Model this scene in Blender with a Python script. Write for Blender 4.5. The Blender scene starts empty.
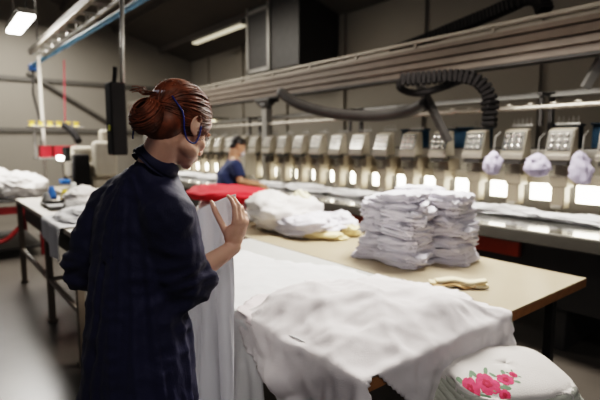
import bpy, bmesh, math, random
import numpy as np
from mathutils import Vector, Matrix, noise, Quaternion
random.seed(7)
SC = bpy.context.scene
COL = SC.collection
PI = math.pi
# ------------------------------------------------------------------ camera frame (world: X along the machine, Y depth)
CZ = 1.55
TH = math.atan(55/465); TC, TS = math.cos(TH), math.sin(TH); F = 465.0
FX, FY, RX, RY = -.782, .6232, .6232, .782
def C(px, py, D):
    x = (px-300)/F*D; v = (py-200)/F*D
    b = D*TC - v*TS
    return Vector((x*RX+b*FX, x*RY+b*FY, CZ - D*TS - v*TC))
def CV(r, f, u):
    "direction given as right, forward, up of the viewer"
    return Vector((r*RX+f*FX, r*RY+f*FY, u))
# ------------------------------------------------------------------ materials
MATS = {}
def mat(name, col, rough=.6, metal=0, var=.06, scale=8, bump=0, bscale=40, emit=None, es=0, alpha=None, trans=0, sheen=0, sss=0, coat=0, spec=.5):
    if name in MATS: return MATS[name]
    m = bpy.data.materials.new(name); m.use_nodes = True
    nt = m.node_tree; N = nt.nodes; L = nt.links
    b = N['Principled BSDF']
    tc = N.new('ShaderNodeTexCoord'); nz = N.new('ShaderNodeTexNoise')
    nz.inputs['Scale'].default_value = scale; nz.inputs['Detail'].default_value = 5
    L.new(tc.outputs['Object'], nz.inputs['Vector'])
    r = N.new('ShaderNodeValToRGB')
    r.color_ramp.elements[0].position = .3; r.color_ramp.elements[1].position = .7
    r.color_ramp.elements[0].color = (*[max(0, c*(1-var)) for c in col], 1)
    r.color_ramp.elements[1].color = (*[min(1, c*(1+var)) for c in col], 1)
    L.new(nz.outputs['Fac'], r.inputs['Fac']); L.new(r.outputs['Color'], b.inputs['Base Color'])
    b.inputs['Roughness'].default_value = rough; b.inputs['Metallic'].default_value = metal
    b.inputs['Specular IOR Level'].default_value = spec
    if sheen: b.inputs['Sheen Weight'].default_value = sheen
    if coat: b.inputs['Coat Weight'].default_value = coat
    if sss:
        b.inputs['Subsurface Weight'].default_value = sss
        b.inputs['Subsurface Radius'].default_value = (.02, .008, .004)
        b.inputs['Subsurface Scale'].default_value = .3
    if bump:
        n2 = N.new('ShaderNodeTexNoise'); n2.inputs['Scale'].default_value = bscale; n2.inputs['Detail'].default_value = 4
        L.new(tc.outputs['Object'], n2.inputs['Vector'])
        bp = N.new('ShaderNodeBump'); bp.inputs['Strength'].default_value = bump; bp.inputs['Distance'].default_value = .01
        L.new(n2.outputs['Fac'], bp.inputs['Height']); L.new(bp.outputs['Normal'], b.inputs['Normal'])
    if emit:
        b.inputs['Emission Color'].default_value = (*emit, 1); b.inputs['Emission Strength'].default_value = es
    if trans:      # thin cloth: mix in some translucency
        out = N['Material Output']; tr = N.new('ShaderNodeBsdfTranslucent'); mx = N.new('ShaderNodeMixShader')
        tr.inputs['Color'].default_value = (*col, 1); mx.inputs['Fac'].default_value = trans
        L.new(b.outputs[0], mx.inputs[1]); L.new(tr.outputs[0], mx.inputs[2]); L.new(mx.outputs[0], out.inputs['Surface'])
    MATS[name] = m
    return m
# ------------------------------------------------------------------ mesh helpers
class MB:
    def __init__(s): s.bm = bmesh.new()
    def box(s, c, d, bev=0, rot=None):
        r = bmesh.ops.create_cube(s.bm, size=1)
        vs = r['verts']
        for v in vs: v.co = Vector((v.co.x*d[0], v.co.y*d[1], v.co.z*d[2]))
        if bev:
            es = list({e for v in vs for e in v.link_edges})
            q = bmesh.ops.bevel(s.bm, geom=es, offset=bev, segments=2, profile=.5, affect='EDGES')
            vs = list({v for f in q['faces'] for v in f.verts} | {v for v in vs if v.is_valid})
        M = Matrix.Translation(Vector(c)) @ (rot.to_4x4() if rot else Matrix())
        for v in vs: v.co = M @ v.co
        return s
    def tube(s, pts, rad, n=10, closed=False, flat=1.0, cap=True):
        pts = [Vector(p) for p in pts]
        rad = rad if isinstance(rad, (list, tuple)) else [rad]*len(pts)
        rings = []; up = None
        for i, p in enumerate(pts):
            t = (pts[min(i+1, len(pts)-1)] - pts[max(i-1, 0)])
            if closed: t = pts[(i+1) % len(pts)] - pts[i-1]
            if t.length < 1e-9: t = Vector((0, 0, 1))
            t.normalize()
            if up is None:
                up = Vector((0, 0, 1)) if abs(t.z) < .9 else Vector((0, 1, 0))
            a = t.cross(up)
            if a.length < 1e-6: a = t.cross(Vector((1, 0.1, 0)))
            a.normalize(); b = a.cross(t).normalized(); up = b
            rings.append([s.bm.verts.new(p + (a*math.cos(k*2*PI/n) + b*math.sin(k*2*PI/n)*flat)*rad[i]) for k in range(n)])
        m = len(rings)
        for i in range(m if closed else m-1):
            A, B = rings[i], rings[(i+1) % m]
            for k in range(n):
                s.bm.faces.new((A[k], A[(k+1) % n], B[(k+1) % n], B[k]))
        if cap and not closed:
            s.bm.faces.new(rings[0][::-1]); s.bm.faces.new(rings[-1])
        return s
    def cyl(s, a, b, r, n=16): return s.tube([a, b], r, n)
    def ell(s, c, r, rot=None, seg=20, fn=None):
        q = bmesh.ops.create_uvsphere(s.bm, u_segments=seg, v_segments=max(6, seg*2//3), radius=1)
        M = Matrix.Translation(Vector(c)) @ (rot.to_4x4() if rot else Matrix())
        for v in q['verts']:
            p = v.co.copy()
            if fn: p = fn(p)
            v.co = M @ Vector((p.x*r[0], p.y*r[1], p.z*r[2]))
        return s
    def prism(s, poly, z0, z1):
        "poly list of (x,y); extruded in z"
        a = [s.bm.verts.new((x, y, z0)) for x, y in poly]; b = [s.bm.verts.new((x, y, z1)) for x, y in poly]
        n = len(poly)
        s.bm.faces.new(a[::-1]); s.bm.faces.new(b)
        for i in range(n): s.bm.faces.new((a[i], a[(i+1) % n], b[(i+1) % n], b[i]))
        return s
    def profile_x(s, poly, x0, x1):
        "poly of (y,z) extruded along x"
        a = [s.bm.verts.new((x0, y, z)) for y, z in poly]; b = [s.bm.verts.new((x1, y, z)) for y, z in poly]
        n = len(poly)
        s.bm.faces.new(a[::-1]); s.bm.faces.new(b)
        for i in range(n): s.bm.faces.new((a[i], a[(i+1) % n], b[(i+1) % n], b[i]))
        return s
    def loft(s, rings, caps=True):
        R = [[s.bm.verts.new(p) for p in r] for r in rings]; n = len(R[0])
        for A, B in zip(R, R[1:]):
            for k in range(n): s.bm.faces.new((A[k], A[(k+1) % n], B[(k+1) % n], B[k]))
        if caps: s.bm.faces.new(R[0][::-1]); s.bm.faces.new(R[-1])
        return s
    def build(s, name, m, parent=None, loc=(0, 0, 0), smooth=False, rz=0):
        bmesh.ops.recalc_face_normals(s.bm, faces=s.bm.faces[:])
        me = bpy.data.meshes.new(name); s.bm.to_mesh(me); s.bm.free()
        if smooth:
            for p in me.polygons: p.use_smooth = True
        me.materials.append(m)
        o = bpy.data.objects.new(name, me); COL.objects.link(o)
        if parent is not None: o.parent = parent
        o.location = loc; o.rotation_euler.z = rz
        return o
def tag(o, label, cat, group=None, kind=None):
    o['label'] = label; o['category'] = cat
    if group: o['group'] = group
    if kind: o['kind'] = kind
    return o
def empty(name, loc, label, cat, group=None, rz=0):
    o = bpy.data.objects.new(name, None); COL.objects.link(o); o.location = loc; o.rotation_euler.z = rz
    o.empty_display_size = .1
    return tag(o, label, cat, group)
def struct(o, label=None):
    o['kind'] = 'structure'
    if label: o['label'] = label
    o['category'] = o.name.split('_')[0].split('.')[0]
    return o
def bezier(pts, n=12):
    "catmull-rom through points"
    P = [Vector(p) for p in pts]; P = [2*P[0]-P[1]] + P + [2*P[-1]-P[-2]]; out = []
    for i in range(1, len(P)-2):
        for k in range(n):
            t = k/n; a, b, c, d = P[i-1], P[i], P[i+1], P[i+2]
            out.append(.5*((2*b) + (c-a)*t + (2*a-5*b+4*c-d)*t*t + (3*b-a-3*c+d)*t**3))
    out.append(P[-2].copy()); return out
def ev_apply(o):
    "bake the modifiers of o into its mesh"
    dg = bpy.context.evaluated_depsgraph_get(); dg.update()
    me = bpy.data.meshes.new_from_object(o.evaluated_get(dg))
    old = o.data; o.modifiers.clear(); o.data = me
    bpy.data.meshes.remove(old)
def remesh(o, vox, smooth_it=3, fac=.5):
    m = o.modifiers.new('r', 'REMESH'); m.mode = 'VOXEL'; m.voxel_size = vox; m.use_smooth_shade = True
    if smooth_it:
        s_ = o.modifiers.new('s', 'SMOOTH'); s_.factor = fac; s_.iterations = smooth_it
    ev_apply(o)
    for p in o.data.polygons: p.use_smooth = True
# ------------------------------------------------------------------ palette
white_cloth = mat('white_cloth', (.82, .815, .82), .85, var=.03, scale=6, bump=.25, bscale=260, trans=.12, sheen=.15)
sheer_cloth = mat('sheer_cloth', (.74, .74, .765), .8, var=.03, scale=6, bump=.2, bscale=260, trans=.38)
pink_white = mat('blush_white_cloth', (.83, .785, .79), .85, var=.04, scale=5, bump=.3, bscale=240, trans=.1, sheen=.1)
white_pile = mat('white_pile_cloth', (.80, .78, .85), .88, var=.05, scale=9, bump=.5, bscale=90, trans=.08, sheen=.2)
warm_white = mat('warm_white_cloth', (.78, .74, .71), .85, var=.04, scale=6, bump=.25, bscale=200, trans=.1)
lav_cloth = mat('lavender_cloth', (.56, .52, .66), .85, var=.08, scale=14, bump=.5, bscale=60, trans=.15)
yellow_cloth = mat('cream_yellow_cloth', (.80, .66, .38), .85, var=.1, scale=14, bump=.4, bscale=120)
tan_cloth = mat('tan_cloth', (.48, .30, .14), .85, var=.1)
navy = mat('navy_workwear', (.017, .018, .055), .62, var=.25, scale=3, bump=.3, bscale=300, sheen=.08, spec=.35)
navy_seam = mat('navy_seam', (.02, .022, .05), .8, var=.1)
navy_tee = mat('blue_tee', (.020, .032, .09), .85, var=.1, scale=4)
black_cloth = mat('black_trousers', (.012, .012, .016), .85, var=.1)
skin = mat('skin', (.76, .46, .34), .5, var=.08, scale=9, bump=.08, bscale=120, sss=.15)
skin2 = mat('skin_tan', (.42, .23, .14), .5, var=.08, scale=9)
red_hair = mat('auburn_hair', (.155, .046, .017), .55, var=.55, scale=40)
dark_hair = mat('black_hair', (.012, .01, .01), .45, var=.2)
laminate = mat('beige_laminate', (.36, .295, .205), .38, var=.05, scale=2.2, spec=.4)
grey_lam = mat('grey_laminate', (.50, .50, .48), .4, var=.04)
wood_edge = mat('brown_wood_edge', (.33, .165, .065), .5, var=.18, scale=22)
dark_metal = mat('dark_metal', (.035, .032, .03), .45, .4, var=.2)
grey_metal = mat('grey_metal', (.30, .29, .27), .4, .5, var=.1)
alum = mat('aluminium_beam', (.15, .122, .10), .55, .05, var=.08)
alum_lt = mat('pale_rail', (.33, .30, .26), .35, .4, var=.06)
wall_rail = mat('wall_rail_grey', (.10, .093, .082), .6)
black_plastic = mat('black_plastic', (.008, .007, .007), .8, var=.2, spec=.15)
mach_white = mat('machine_cream', (.30, .27, .22), .45, var=.05)
mach_grey = mat('machine_grey', (.22, .205, .18), .45, var=.1)
mach_dark = mat('machine_dark', (.035, .032, .03), .5, var=.15)
bed_mat = mat('glossy_machine_bed', (.045, .045, .04), .12, var=.1, spec=.8)
red_paint = mat('orange_red_paint', (.40, .055, .012), .45, var=.1)
red_cloth = mat('red_cloth', (.66, .018, .03), .8, var=.12, bump=.3, bscale=90)
dark_red = mat('dark_red_paint', (.22, .012, .012), .5, var=.15)
blue_paint = mat('teal_blue_plastic', (.006, .04, .075), .5, var=.2)
blue_tube = mat('blue_tube', (.10, .30, .50), .4, var=.15)
blue_cord = mat('blue_cord', (.01, .03, .22), .4, var=.1)
steel = mat('bright_steel', (.62, .60, .56), .18, .9, var=.05)
lamp_em = mat('lamp_diffuser', (1, .95, .85), .5, emit=(1, .90, .70), es=11)
tube_em = mat('tube_light', (1, 1, 1), .5, emit=(1, .97, .9), es=14)
streak_em = mat('streak_glow', (.8, .75, .6), .5, emit=(1, .9, .65), es=.45)  # weak emission that imitates the faint light streak under the roof
thread_y = mat('yellow_thread', (.60, .42, .08), .7)
# ------------------------------------------------------------------ room
def room():
    fl = mat('polished_concrete', (.085, .075, .065), .28, var=.3, scale=.9, bump=.05, bscale=12, spec=.5)
    wl = mat('painted_panel_wall', (.235, .215, .185), .8, var=.05, scale=.5)
    ce = mat('dark_sheet_ceiling', (.12, .105, .09), .75, var=.12, scale=.6)
    x0, x1, y0, y1, ez, sl = -13.7, 5.0, -6.5, 6.6, 4.1, .29
    ym = -2.0
    rz = ez + sl*(y1-ym)
    b = MB(); b.box(((x0+x1)/2, (y0+y1)/2, -.05), (x1-x0+.4, y1-y0+.4, .1)); struct(b.build('floor', fl), 'dark polished concrete workshop floor')
    b = MB(); b.prism([(x0, y1), (x1, y1), (x1, y1+.15), (x0, y1+.15)], 0, ez+.05)
    for x in np.arange(x0+1.1, x1, 1.9):        # shallow pilasters
        b.box((x, y1-.03, ez/2), (.16, .06, ez))
    struct(b.build('wall_right', wl), 'pale grey long wall behind the big embroidery machine')
    # gable end wall
    bm = MB(); pts = [(y0, 0), (y1+.15, 0), (y1+.15, ez), (ym, rz), (y0, rz-sl*(ym-y0))]
    A = [bm.bm.verts.new((x0, y, z)) for y, z in pts]; B = [bm.bm.verts.new((x0-.15, y, z)) for y, z in pts]
    bm.bm.faces.new(A); bm.bm.faces.new(B[::-1])
    for i in range(5): bm.bm.faces.new((A[i], A[(i+1) % 5], B[(i+1) % 5], B[i]))
    struct(bm.build('wall_end', wl), 'pale grey gable end wall at the far left')
    b = MB(); b.box((x0+.03, 0, 3.2), (.06, 12.6, .10)); struct(b.build('trim_1', wall_rail), 'dark horizontal rail high on the end wall')
    b = MB(); b.box((x0+.03, 0, 1.93), (.06, 12.6, .10)); struct(b.build('trim_2', wall_rail), 'dark horizontal rail at mid height on the end wall')
    a_, c_ = Vector((x0+.09, 2.1, 3.35)), Vector((x0+.09, 4.3, 2.0)); b = MB(); b.tube([a_, c_], .05, 8); struct(b.build('trim_3', wall_rail), 'dark diagonal brace on the end wall')
    b = MB()
    for s, ya, yb in ((1, ym, y1+.2), (-1, y0, ym)):
        za = rz if s == 1 else rz-sl*(ym-y0); zb = ez-sl*.2+.0 if s == 1 else rz
        v = [b.bm.verts.new(p) for p in ((x0-.2, ya, za), (x1, ya, za), (x1, yb, zb), (x0-.2, yb, zb))]
        w = [b.bm.verts.new((q.co.x, q.co.y, q.co.z+.12)) for q in v]
        b.bm.faces.new(v[::-1]); b.bm.faces.new(w)
        for i in range(4): b.bm.faces.new((v[i], v[(i+1) % 4], w[(i+1) % 4], w[i]))
    for y in np.arange(y0+.4, y1, 1.3):          # purlins under the sheets
        z = ez + sl*(y1-y) if y > ym else rz - sl*(ym-y)
        b.box(((x0+x1)/2, y, z-.06), (x1-x0, .07, .14))
    struct(b.build('ceiling', ce), 'dark pitched sheet ceiling with purlins')
room()
def ceil_z(y): return 4.1+.29*(6.6-y)
def ceil_hit(px, py, drop=.32):
    o = Vector((0, 0, CZ)); d = C(px, py, 1)-o; lo, hi = 1, 40
    for _ in range(50):
        m = (lo+hi)/2; q = o+d*m
        if q.z < ceil_z(q.y)-drop: lo = m
        else: hi = m
    return o+d*lo
# ------------------------------------------------------------------ tables
def leg_part(parent, x, y, z, s=.045, m=dark_metal, name='leg'):
    b = MB(); b.box((x, y, z/2+.01), (s, s, z-.02), .004); b.box((x, y, .01), (s*1.5, s*1.5, .02), .004)
    return b.build(name, m, parent)
def table(name, label, X0, X1, Y0, Y1, H, top, edge, legs, th=.045):
    cx, cy = (X0+X1)/2, (Y0+Y1)/2
    t = empty(name, (cx, cy, 0), label, 'table')
    b = MB(); b.box((0, 0, H-.004), (X1-X0, Y1-Y0, .008), .002); b.build('tabletop', top, t)
    b = MB(); b.box((0, 0, H-.008-th/2), (X1-X0, Y1-Y0, th), .003); e = b.build('edge_band', edge, t)
    e['label'] = 'brown wooden edge'
    for x, y in legs: leg_part(t, x-cx, y-cy, H-.008-th)
    b = MB()
    for y in (Y0+.09, Y1-.09): b.box((0, y-cy, H-th-.04), (X1-X0-.3, .03, .06))
    for x in (X0+.16, X1-.16): b.box((x-cx, 0, H-th-.04), (.03, Y1-Y0-.2, .06))
    b.build('apron_frame', dark_metal, t)
    return t
table('work_table', 'long beige laminate work table with brown wooden edge, carrying the tall stack', -5.0, -.995, 2.0, 2.876, .80, laminate, wood_edge,
      [(-1.09, 2.66), (-4.9, 2.75), (-1.2, 2.1), (-4.9, 2.1), (-3.0, 2.75)])
table('work_table', 'nearer work table hidden under the spread white fabric, brown edge showing at its corner', -3.15, -.98, 1.03, 1.992, .80, grey_lam, wood_edge,
      [(-1.08, 1.12), (-3.05, 1.12), (-1.08, 1.88), (-3.05, 1.88)])
# ------------------------------------------------------------------ the multi-head embroidery machine
def machine():
    XL, XR = -9.75, -.55
    cx = (XL+XR)/2; W = XR-XL
    t = empty('embroidery_machine', (cx, 4.3, 0), 'long multi-head embroidery machine with a row of cream sewing heads and lit bed', 'embroidery machine')
    L = lambda x, y: (x-cx, y-4.3)
    b = MB(); b.box((0, 3.93-4.3, .905), (W, 1.06, .05), .008); b.build('machine_bed', bed_mat, t)
    b = MB(); b.box((0, 3.405-4.3, .88), (W, .05, .10), .01); b.box((0, 3.43-4.3, .845), (W, .03, .035)); b.build('bed_edge_rail', mat('dark_edge_grey', (.09, .085, .075), .4), t)
    b = MB(); b.box((0, 4.1-4.3, .60), (W, .98, .54), .01)
    for x in np.arange(XL+.3, XR, 1.6): b.box((x-cx, 4.1-4.3, .17), (.14, .9, .34), .01)
    b.box((0, 3.9-4.3, .40), (W, .06, .08)); b.build('base_frame', mach_dark, t)
    b = MB(); b.box((-2.82-cx, 3.585-4.3, .74), (2.2, .05, .13), .008); o = b.build('front_beam', red_paint, t); o['label'] = 'orange-red painted beam'
    b = MB(); b.box((-4.9-cx, 3.585-4.3, .72), (1.4, .04, .11), .008); b.build('front_cover', mach_grey, t)
    # rear beam carrying the heads
    b = MB(); b.box((0, 4.66-4.3, 1.38), (W, .2, .26), .01); b.box((0, 4.6-4.3, 1.245), (W, .12, .02)); b.build('head_beam', mach_grey, t)
    b = MB(); b.box((0, 4.46-4.3, 1.240), (W, .05, .09), .006); b.build('lamp_housing', mach_white, t)
    b = MB(); b.box((0, 4.74-4.3, 1.02), (W, .05, .46)); b.build('back_panel', mach_dark, t)
    # heads
    def head(p, first):
        h = MB()
        h.box((0, .05, 1.10), (.115, .12, .20), .012)           # arm body
        h.box((0, .06, 1.235), (.145, .15, .10), .01)
        h.box((0, .16, 1.33), (.14, .2, .16), .01)
        o = h.build('head_arm', mat('machine_arm_beige', (.20, .17, .13), .45, var=.06), p)
        h = MB()   # needle case with sloping front
        h.profile_x([(-.05, 1.44), (-.055, 1.49), (.0, 1.68), (.08, 1.70), (.10, 1.44)], -.105, .105)
        bmesh.ops.bevel(h.bm, geom=h.bm.edges[:], offset=.006, segments=2, affect='EDGES')
        nc = h.build('needle_case', mach_white, p)
        h = MB(); h.box((0, -.055, 1.445), (.215, .03, .05), .006); h.build('face_lip', alum_lt, nc)
        h = MB(); h.box((0, -.01, 1.40), (.17, .10, .05), .006)
        for i in range(7): h.cyl((-.06+.02*i, -.03, 1.40), (-.06+.02*i, -.03, 1.27), .0035, 6)
        h.build('needle_bars', mach_dark, p)
        h = MB(); h.profile_x([(-.060, 1.505), (-.052, 1.505), (-.004, 1.67), (-.012, 1.67)], -.095, .095)
        n = Vector((0, -.19, .055)).normalized()
        for r in range(3):
            for c_ in range(3):
                zz = 1.53+.050*r; yy = -.055+(zz-1.49)/.19*.055
                p0 = Vector((-.058+.058*c_, yy, zz))
                h.cyl(p0, p0+n*.012, .019, 12); h.ell(p0+n*.018, (.017, .010, .017), seg=10)
        h.build('tension_discs', steel, nc)
        h = MB(); h.tube([(0, .02, 1.00), (0, .02, .985)], [.045, .03], 12)
        h.box((0, .02, 1.012), (.085, .10, .03), .006); h.cyl((0, -.0, .99), (0, -.0, .955), .012, 8); h.build('presser_foot', mach_grey, p)
        h = MB(); h.box((0, .12, 1.73), (.20, .015, .02), .003)
        for i in range(5): h.cyl((-.08+.04*i, .12, 1.74), (-.08+.04*i, .12, 1.80), .003, 5)
        h.build('thread_guide', grey_metal, p)
    protos = None
    for k in range(-1, 20):
        x = -1.745-.4*k
        hd = bpy.data.objects.new('embroidery_head', None); COL.objects.link(hd); hd.parent = t; hd.location = (x-cx, 4.25-4.3, 0)
        if protos is None: head(hd, True); protos = hd
        else:
            for ch in list(protos.children):
                c = ch.copy(); COL.objects.link(c); c.parent = hd
                for g in ch.children: d = g.copy(); COL.objects.link(d); d.parent = c
        b = MB(); b.box((x-.2-cx, 4.45-4.3, 1.118), (.25, .02, .15), .004); o = b.build('work_lamp', lamp_em, t); o['label'] = 'glowing rectangular work lamp between heads'
    # teal bins behind the heads
    for x, w in ((-1.55, .3), (-1.95, .24), (-3.0, .5), (-3.75, .3), (-1.1, .3)):
        b = MB(); b.box((x-cx, 4.86-4.3, 1.60), (w, .18, .26), .015); b.box((x-cx, 4.86-4.3, 1.74), (w+.02, .2, .02), .004); b.build('thread_bin', blue_paint, t)
    b = MB(); b.box((0, 4.78-4.3, 1.515), (W, .35, .02)); b.build('thread_shelf', mach_dark, t)
    # thread rail above the heads
    b = MB(); b.cyl((XL-cx, -.0, 1.885), (XR-cx, 0, 1.885), .022, 10)
    for x in np.arange(XL+.1, XR, .2): b.ell((x-cx, 0, 1.915), (.035, .014, .012), seg=8)
    b.build('thread_rail', alum_lt, t)
    b = MB(); b.box((0, .35, 2.02), (W, .12, .05), .006); b.box((0, .12, 1.99), (W, .02, .02)); b.build('rear_thread_rail', grey_metal, t)
    for x in np.arange(XL+.6, XR, 2.4):
        b = MB(); b.box((x-cx, .2, 1.72), (.04, .04, .62)); b.box((x-cx, .17, 2.0), (.04, .42, .03)); b.box((x-cx, 0.0, 1.86), (.03, .03, .28)); b.build('rail_post', mach_dark, t)
    # control box at far end
    b = MB(); b.box((-6.35-cx, -.36, 1.25), (.34, .2, .36), .02); b.box((-6.35-cx, -.36, 1.0), (.08, .1, .2)); b.build('control_box', mach_white, t)
    return t
machine()
def gantry():
    XL, XR = -12.6, .9; cx = (XL+XR)/2; W = XR-XL; Y = 4.3
    t = empty('overhead_beam', (cx, Y, 0), 'long ribbed aluminium overhead beam running above the embroidery machine', 'beam')
    b = MB()
    prof = [(-.07, 2.30), (-.07, 2.34), (-.055, 2.345), (-.055, 2.37), (-.085, 2.375), (-.085, 2.43), (-.06, 2.435), (-.06, 2.45), (-.085, 2.455), (-.085, 2.52), (-.06, 2.525), (-.06, 2.54), (-.08, 2.545), (-.08, 2.585), (.08, 2.585), (.08, 2.30)]
    b.profile_x(prof, -W/2, W/2); b.build('beam_body', alum, t)
    b = MB(); b.box((0, -.06, 2.655), (W, .03, .035), .006); b.box((0, 0, 2.60), (W, .12, .03), .004)
    for x in np.arange(-W/2+.3, W/2, .9): b.box((x, -.06, 2.63), (.03, .03, .06))
    b.build('top_rail', alum_lt, t)
    b = MB(); b.box((0, .0, 2.285), (W, .13, .03), .006); b.build('lower_flange', mach_dark, t)
    for x, m in ((-6.25, grey_metal), (-11.5, grey_metal), (-.1, grey_metal)):
        b = MB(); b.box((x-cx, .0, 1.14), (.13, .13, 2.28), .01); b.box((x-cx, 0, .02), (.3, .3, .03), .005); b.build('column', m, t)
        b = MB(); b.tube([(x-cx-.15, -.02, 2.24), (x-cx, -.02, 2.16), (x-cx+.15, -.02, 2.24)], .07, 10); b.box((x-cx, 0, 2.25), (.4, .2, .05), .01); b.build('column_clamp', mach_dark, t)
    # diagonal braces below the beam
    for p, q in (((415, 75), (449, 142)), ((585, 88), (602, 58))):
        D = 4.75 if p[0] < 500 else 3.95
        a = C(*p, D); c = C(*q, D-.08)
        b = MB(); b.tube([a-Vector((cx, Y, 0)), c-Vector((cx, Y, 0))], .045, 4); b.build('diagonal_brace', mach_dark if p[0] < 500 else grey_metal, t)
    return t
gantry()
def chain(name, label, pts, w, h, n):
    P = bezier(pts, 14)
    # resample
    ls = [0]
    for a, b_ in zip(P, P[1:]): ls.append(ls[-1]+(b_-a).length)
    b = MB(); tot = ls[-1]
    core = [P[i] for i in range(0, len(P), 2)]
    b.tube(core, h*.36, 8)
    for k in range(n):
        s = tot*(k+.5)/n
        i = max(j for j in range(len(ls)) if ls[j] <= s); i = min(i, len(P)-2)
        f = (s-ls[i])/max(1e-6, ls[i+1]-ls[i]); p = P[i].lerp(P[i+1], f); d = (P[i+1]-P[i]).normalized()
        q = d.to_track_quat('X', 'Z')
        b.box(p, (tot/n*.78, w, h), .008, q.to_matrix())
    o = b.build(name, black_plastic)
    return tag(o, label, 'cable chain')
chain('cable_chain', 'black segmented cable chain lying along the top of the overhead beam', [C(392, 52, 5.4), C(420, 42, 5.1), C(455, 28, 4.8), C(490, 14, 4.5), C(515, 3, 4.3), C(530, -2, 4.25), C(541, 3, 4.2), C(545, 12, 4.15)], .12, .11, 46)
chain('cable_chain', 'black cable chain hanging in a hooked bend beneath the overhead beam', [C(400, 80, 4.55), C(425, 78, 4.5), C(455, 76, 4.4), C(476, 80, 4.32), C(488, 93, 4.3), C(490, 110, 4.3), C(489, 127, 4.3)], .12, .12, 24)
o = MB().tube(bezier([C(437, 78, 4.5), C(415, 77, 4.6), C(402, 80, 4.7), C(400, 87, 4.7), C(408, 92, 4.65), C(422, 93, 4.55), C(440, 88, 4.5), C(462, 80, 4.42)], 8), .035, 8).build('looped_hose', black_plastic, smooth=True)
tag(o, 'black looped hose curling under the middle of the overhead beam', 'hose')
o = MB().tube(bezier([C(280, 92, 5.9), C(298, 104, 5.75), C(330, 113, 5.5), C(370, 116, 5.2), C(405, 112, 4.9), C(425, 104, 4.7)], 8), .065, 8).build('sagging_hose', mach_dark, smooth=True)
tag(o, 'grey hose sagging from the beam toward the column', 'hose')
# small bags hanging between heads
for (px, py, w, h, n_), lb in zip(((493, 163, 17, 24, 0), (537, 165, 22, 24, 1), (581, 168, 20, 34, 2)), ('small lavender cloth hanging between machine heads, nearest the stack', 'wide lavender cloth hanging between machine heads, middle of three', 'long lavender cloth hanging at the right end of the machine heads')):
    D = 4.0 if n_ == 0 else 3.85 if n_ == 1 else 3.72
    c = C(px, py, D); s = D/F
    def fn(p, n_=n_):
        q = p.copy(); k = noise.noise(Vector((p.x*2+n_*7, p.y*2, p.z*2)))*.5 + noise.noise(Vector((p.x*5+n_*3, p.y*5, p.z*5)))*.35
        q.x *= (1-.3*p.z)*(1+k); q.y *= (1+k); q.x += -.25*p.z*(n_ == 2); return q
    o = MB().ell((0, 0, 0), (w*s/2, .05, h*s/2), seg=28, fn=fn).build('hanging_cloth', lav_cloth, loc=c, smooth=True)
    tag(o, lb, 'cloth')
    b = MB().tube([(0, 0, h*s/2*.8), (0, .02, h*s/2+.12), (0, .1, h*s/2+.16)], .006, 6).build('hanging_hook', grey_metal, o)
# ------------------------------------------------------------------ hoist cabinet on long wall, end lamp, ceiling lamps
def wall_unit():
    t = empty('wall_cabinet', (-7.75, 6.0, 0), 'large dark cabinet enclosure mounted high on the long wall', 'cabinet')
    b = MB(); b.box((-.12, .05, 4.0), (1.75, 1.0, 1.9), .01); b.build('housing', mach_dark, t)
    b = MB()
    for x in (-.98, -.2): b.box((x, -.47, 4.0), (.08, .04, 1.9))
    b.box((-.6, -.47, 3.1), (.8, .04, .08)); b.box((-.6, -.47, 4.3), (.8, .04, .08)); b.build('front_frame', grey_metal, t)
    b = MB(); b.box((-.6, -.455, 3.7), (.7, .03, 1.1)); b.build('door_panel', mach_dark, t)
    return t
wall_unit()
def fixture(name, label, p, L, lit, w=.16, along='X', tilt=0):
    t = empty(name, p, label, 'lamp')
    d = (L, w, .06) if along == 'X' else (w, L, .06)
    b = MB(); b.box((0, 0, .04), d, .008); b.build('housing', mach_grey, t)
    b = MB(); b.box((0, 0, 0), (d[0]*.97, d[1]*.9, .05), .015); b.build('diffuser', lit, t)
    t.rotation_euler.x = tilt
    return t
LP = C(20, 24, 6.2)
fixture('ceiling_light', 'lit white fluorescent ceiling light at the upper left', LP, 1.15, tube_em, .2)
fixture('ceiling_light', 'added faintly glowing strip imitating a light streak beneath the dark roof near the middle', ceil_hit(217, 35), 2.4, streak_em, .16)  # strip added in place of a streak of light on the ceiling
fixture('beam_lamp', 'short pale lamp glowing behind the woman\'s forehead', C(217, 121, 9.5), .5, mat('pale_lamp', (1, .9, .7), emit=(1, .85, .55), es=1.6), .2, 'Y')
# rods that carry the lit light
b = MB()
for dx in (-.5, .5): b.cyl((dx, 0, 0), (dx, 0, ceil_z(LP.y)-LP.z-.09), .008, 6)
b.box((0, 0, .005), (1.05, .02, .01))
tag(b.build('suspension_bracket', dark_metal, loc=(LP.x, LP.y, LP.z+.07)), 'thin bracket holding the lit ceiling light', 'bracket')
# ------------------------------------------------------------------ left side: overhead track, blue tube, post, bench, small machine
def track():
    t = empty('overhead_track', (-6.8, 1.5, 3.05), 'pale metal conveyor track running overhead at the upper left', 'track')
    b = MB(); b.box((0, -.05, .03), (4.4, .06, .09), .008); b.build('upper_rail', alum_lt, t)
    b = MB(); b.box((0, .14, -.03), (4.2, .03, .04), .006); b.build('lower_rail', grey_metal, t)
    for i in range(9):
        b = MB(); b.box((-1.9+.47*i, .05, .0), (.05, .24, .03), .004); b.cyl((-1.9+.47*i, .05, 0), (-1.9+.47*i, .05, -.07), .02, 8); b.build('track_hanger', grey_metal, t)
    b = MB()
    for x in (-1.5, 1.2): b.cyl((x, -.05, .07), (x, -.05, ceil_z(1.45)-3.05), .012, 6)
    b.build('hanging_rod', dark_metal, t)
track()
b = MB(); b.tube([(-10.0, 1.62, 2.98), (-9.7, 1.63, 3.0), (-5.0, 1.86, 3.05), (-3.5, 1.93, 3.07)], .035, 10); o = b.build('blue_pipe', blue_tube, smooth=True)
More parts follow.
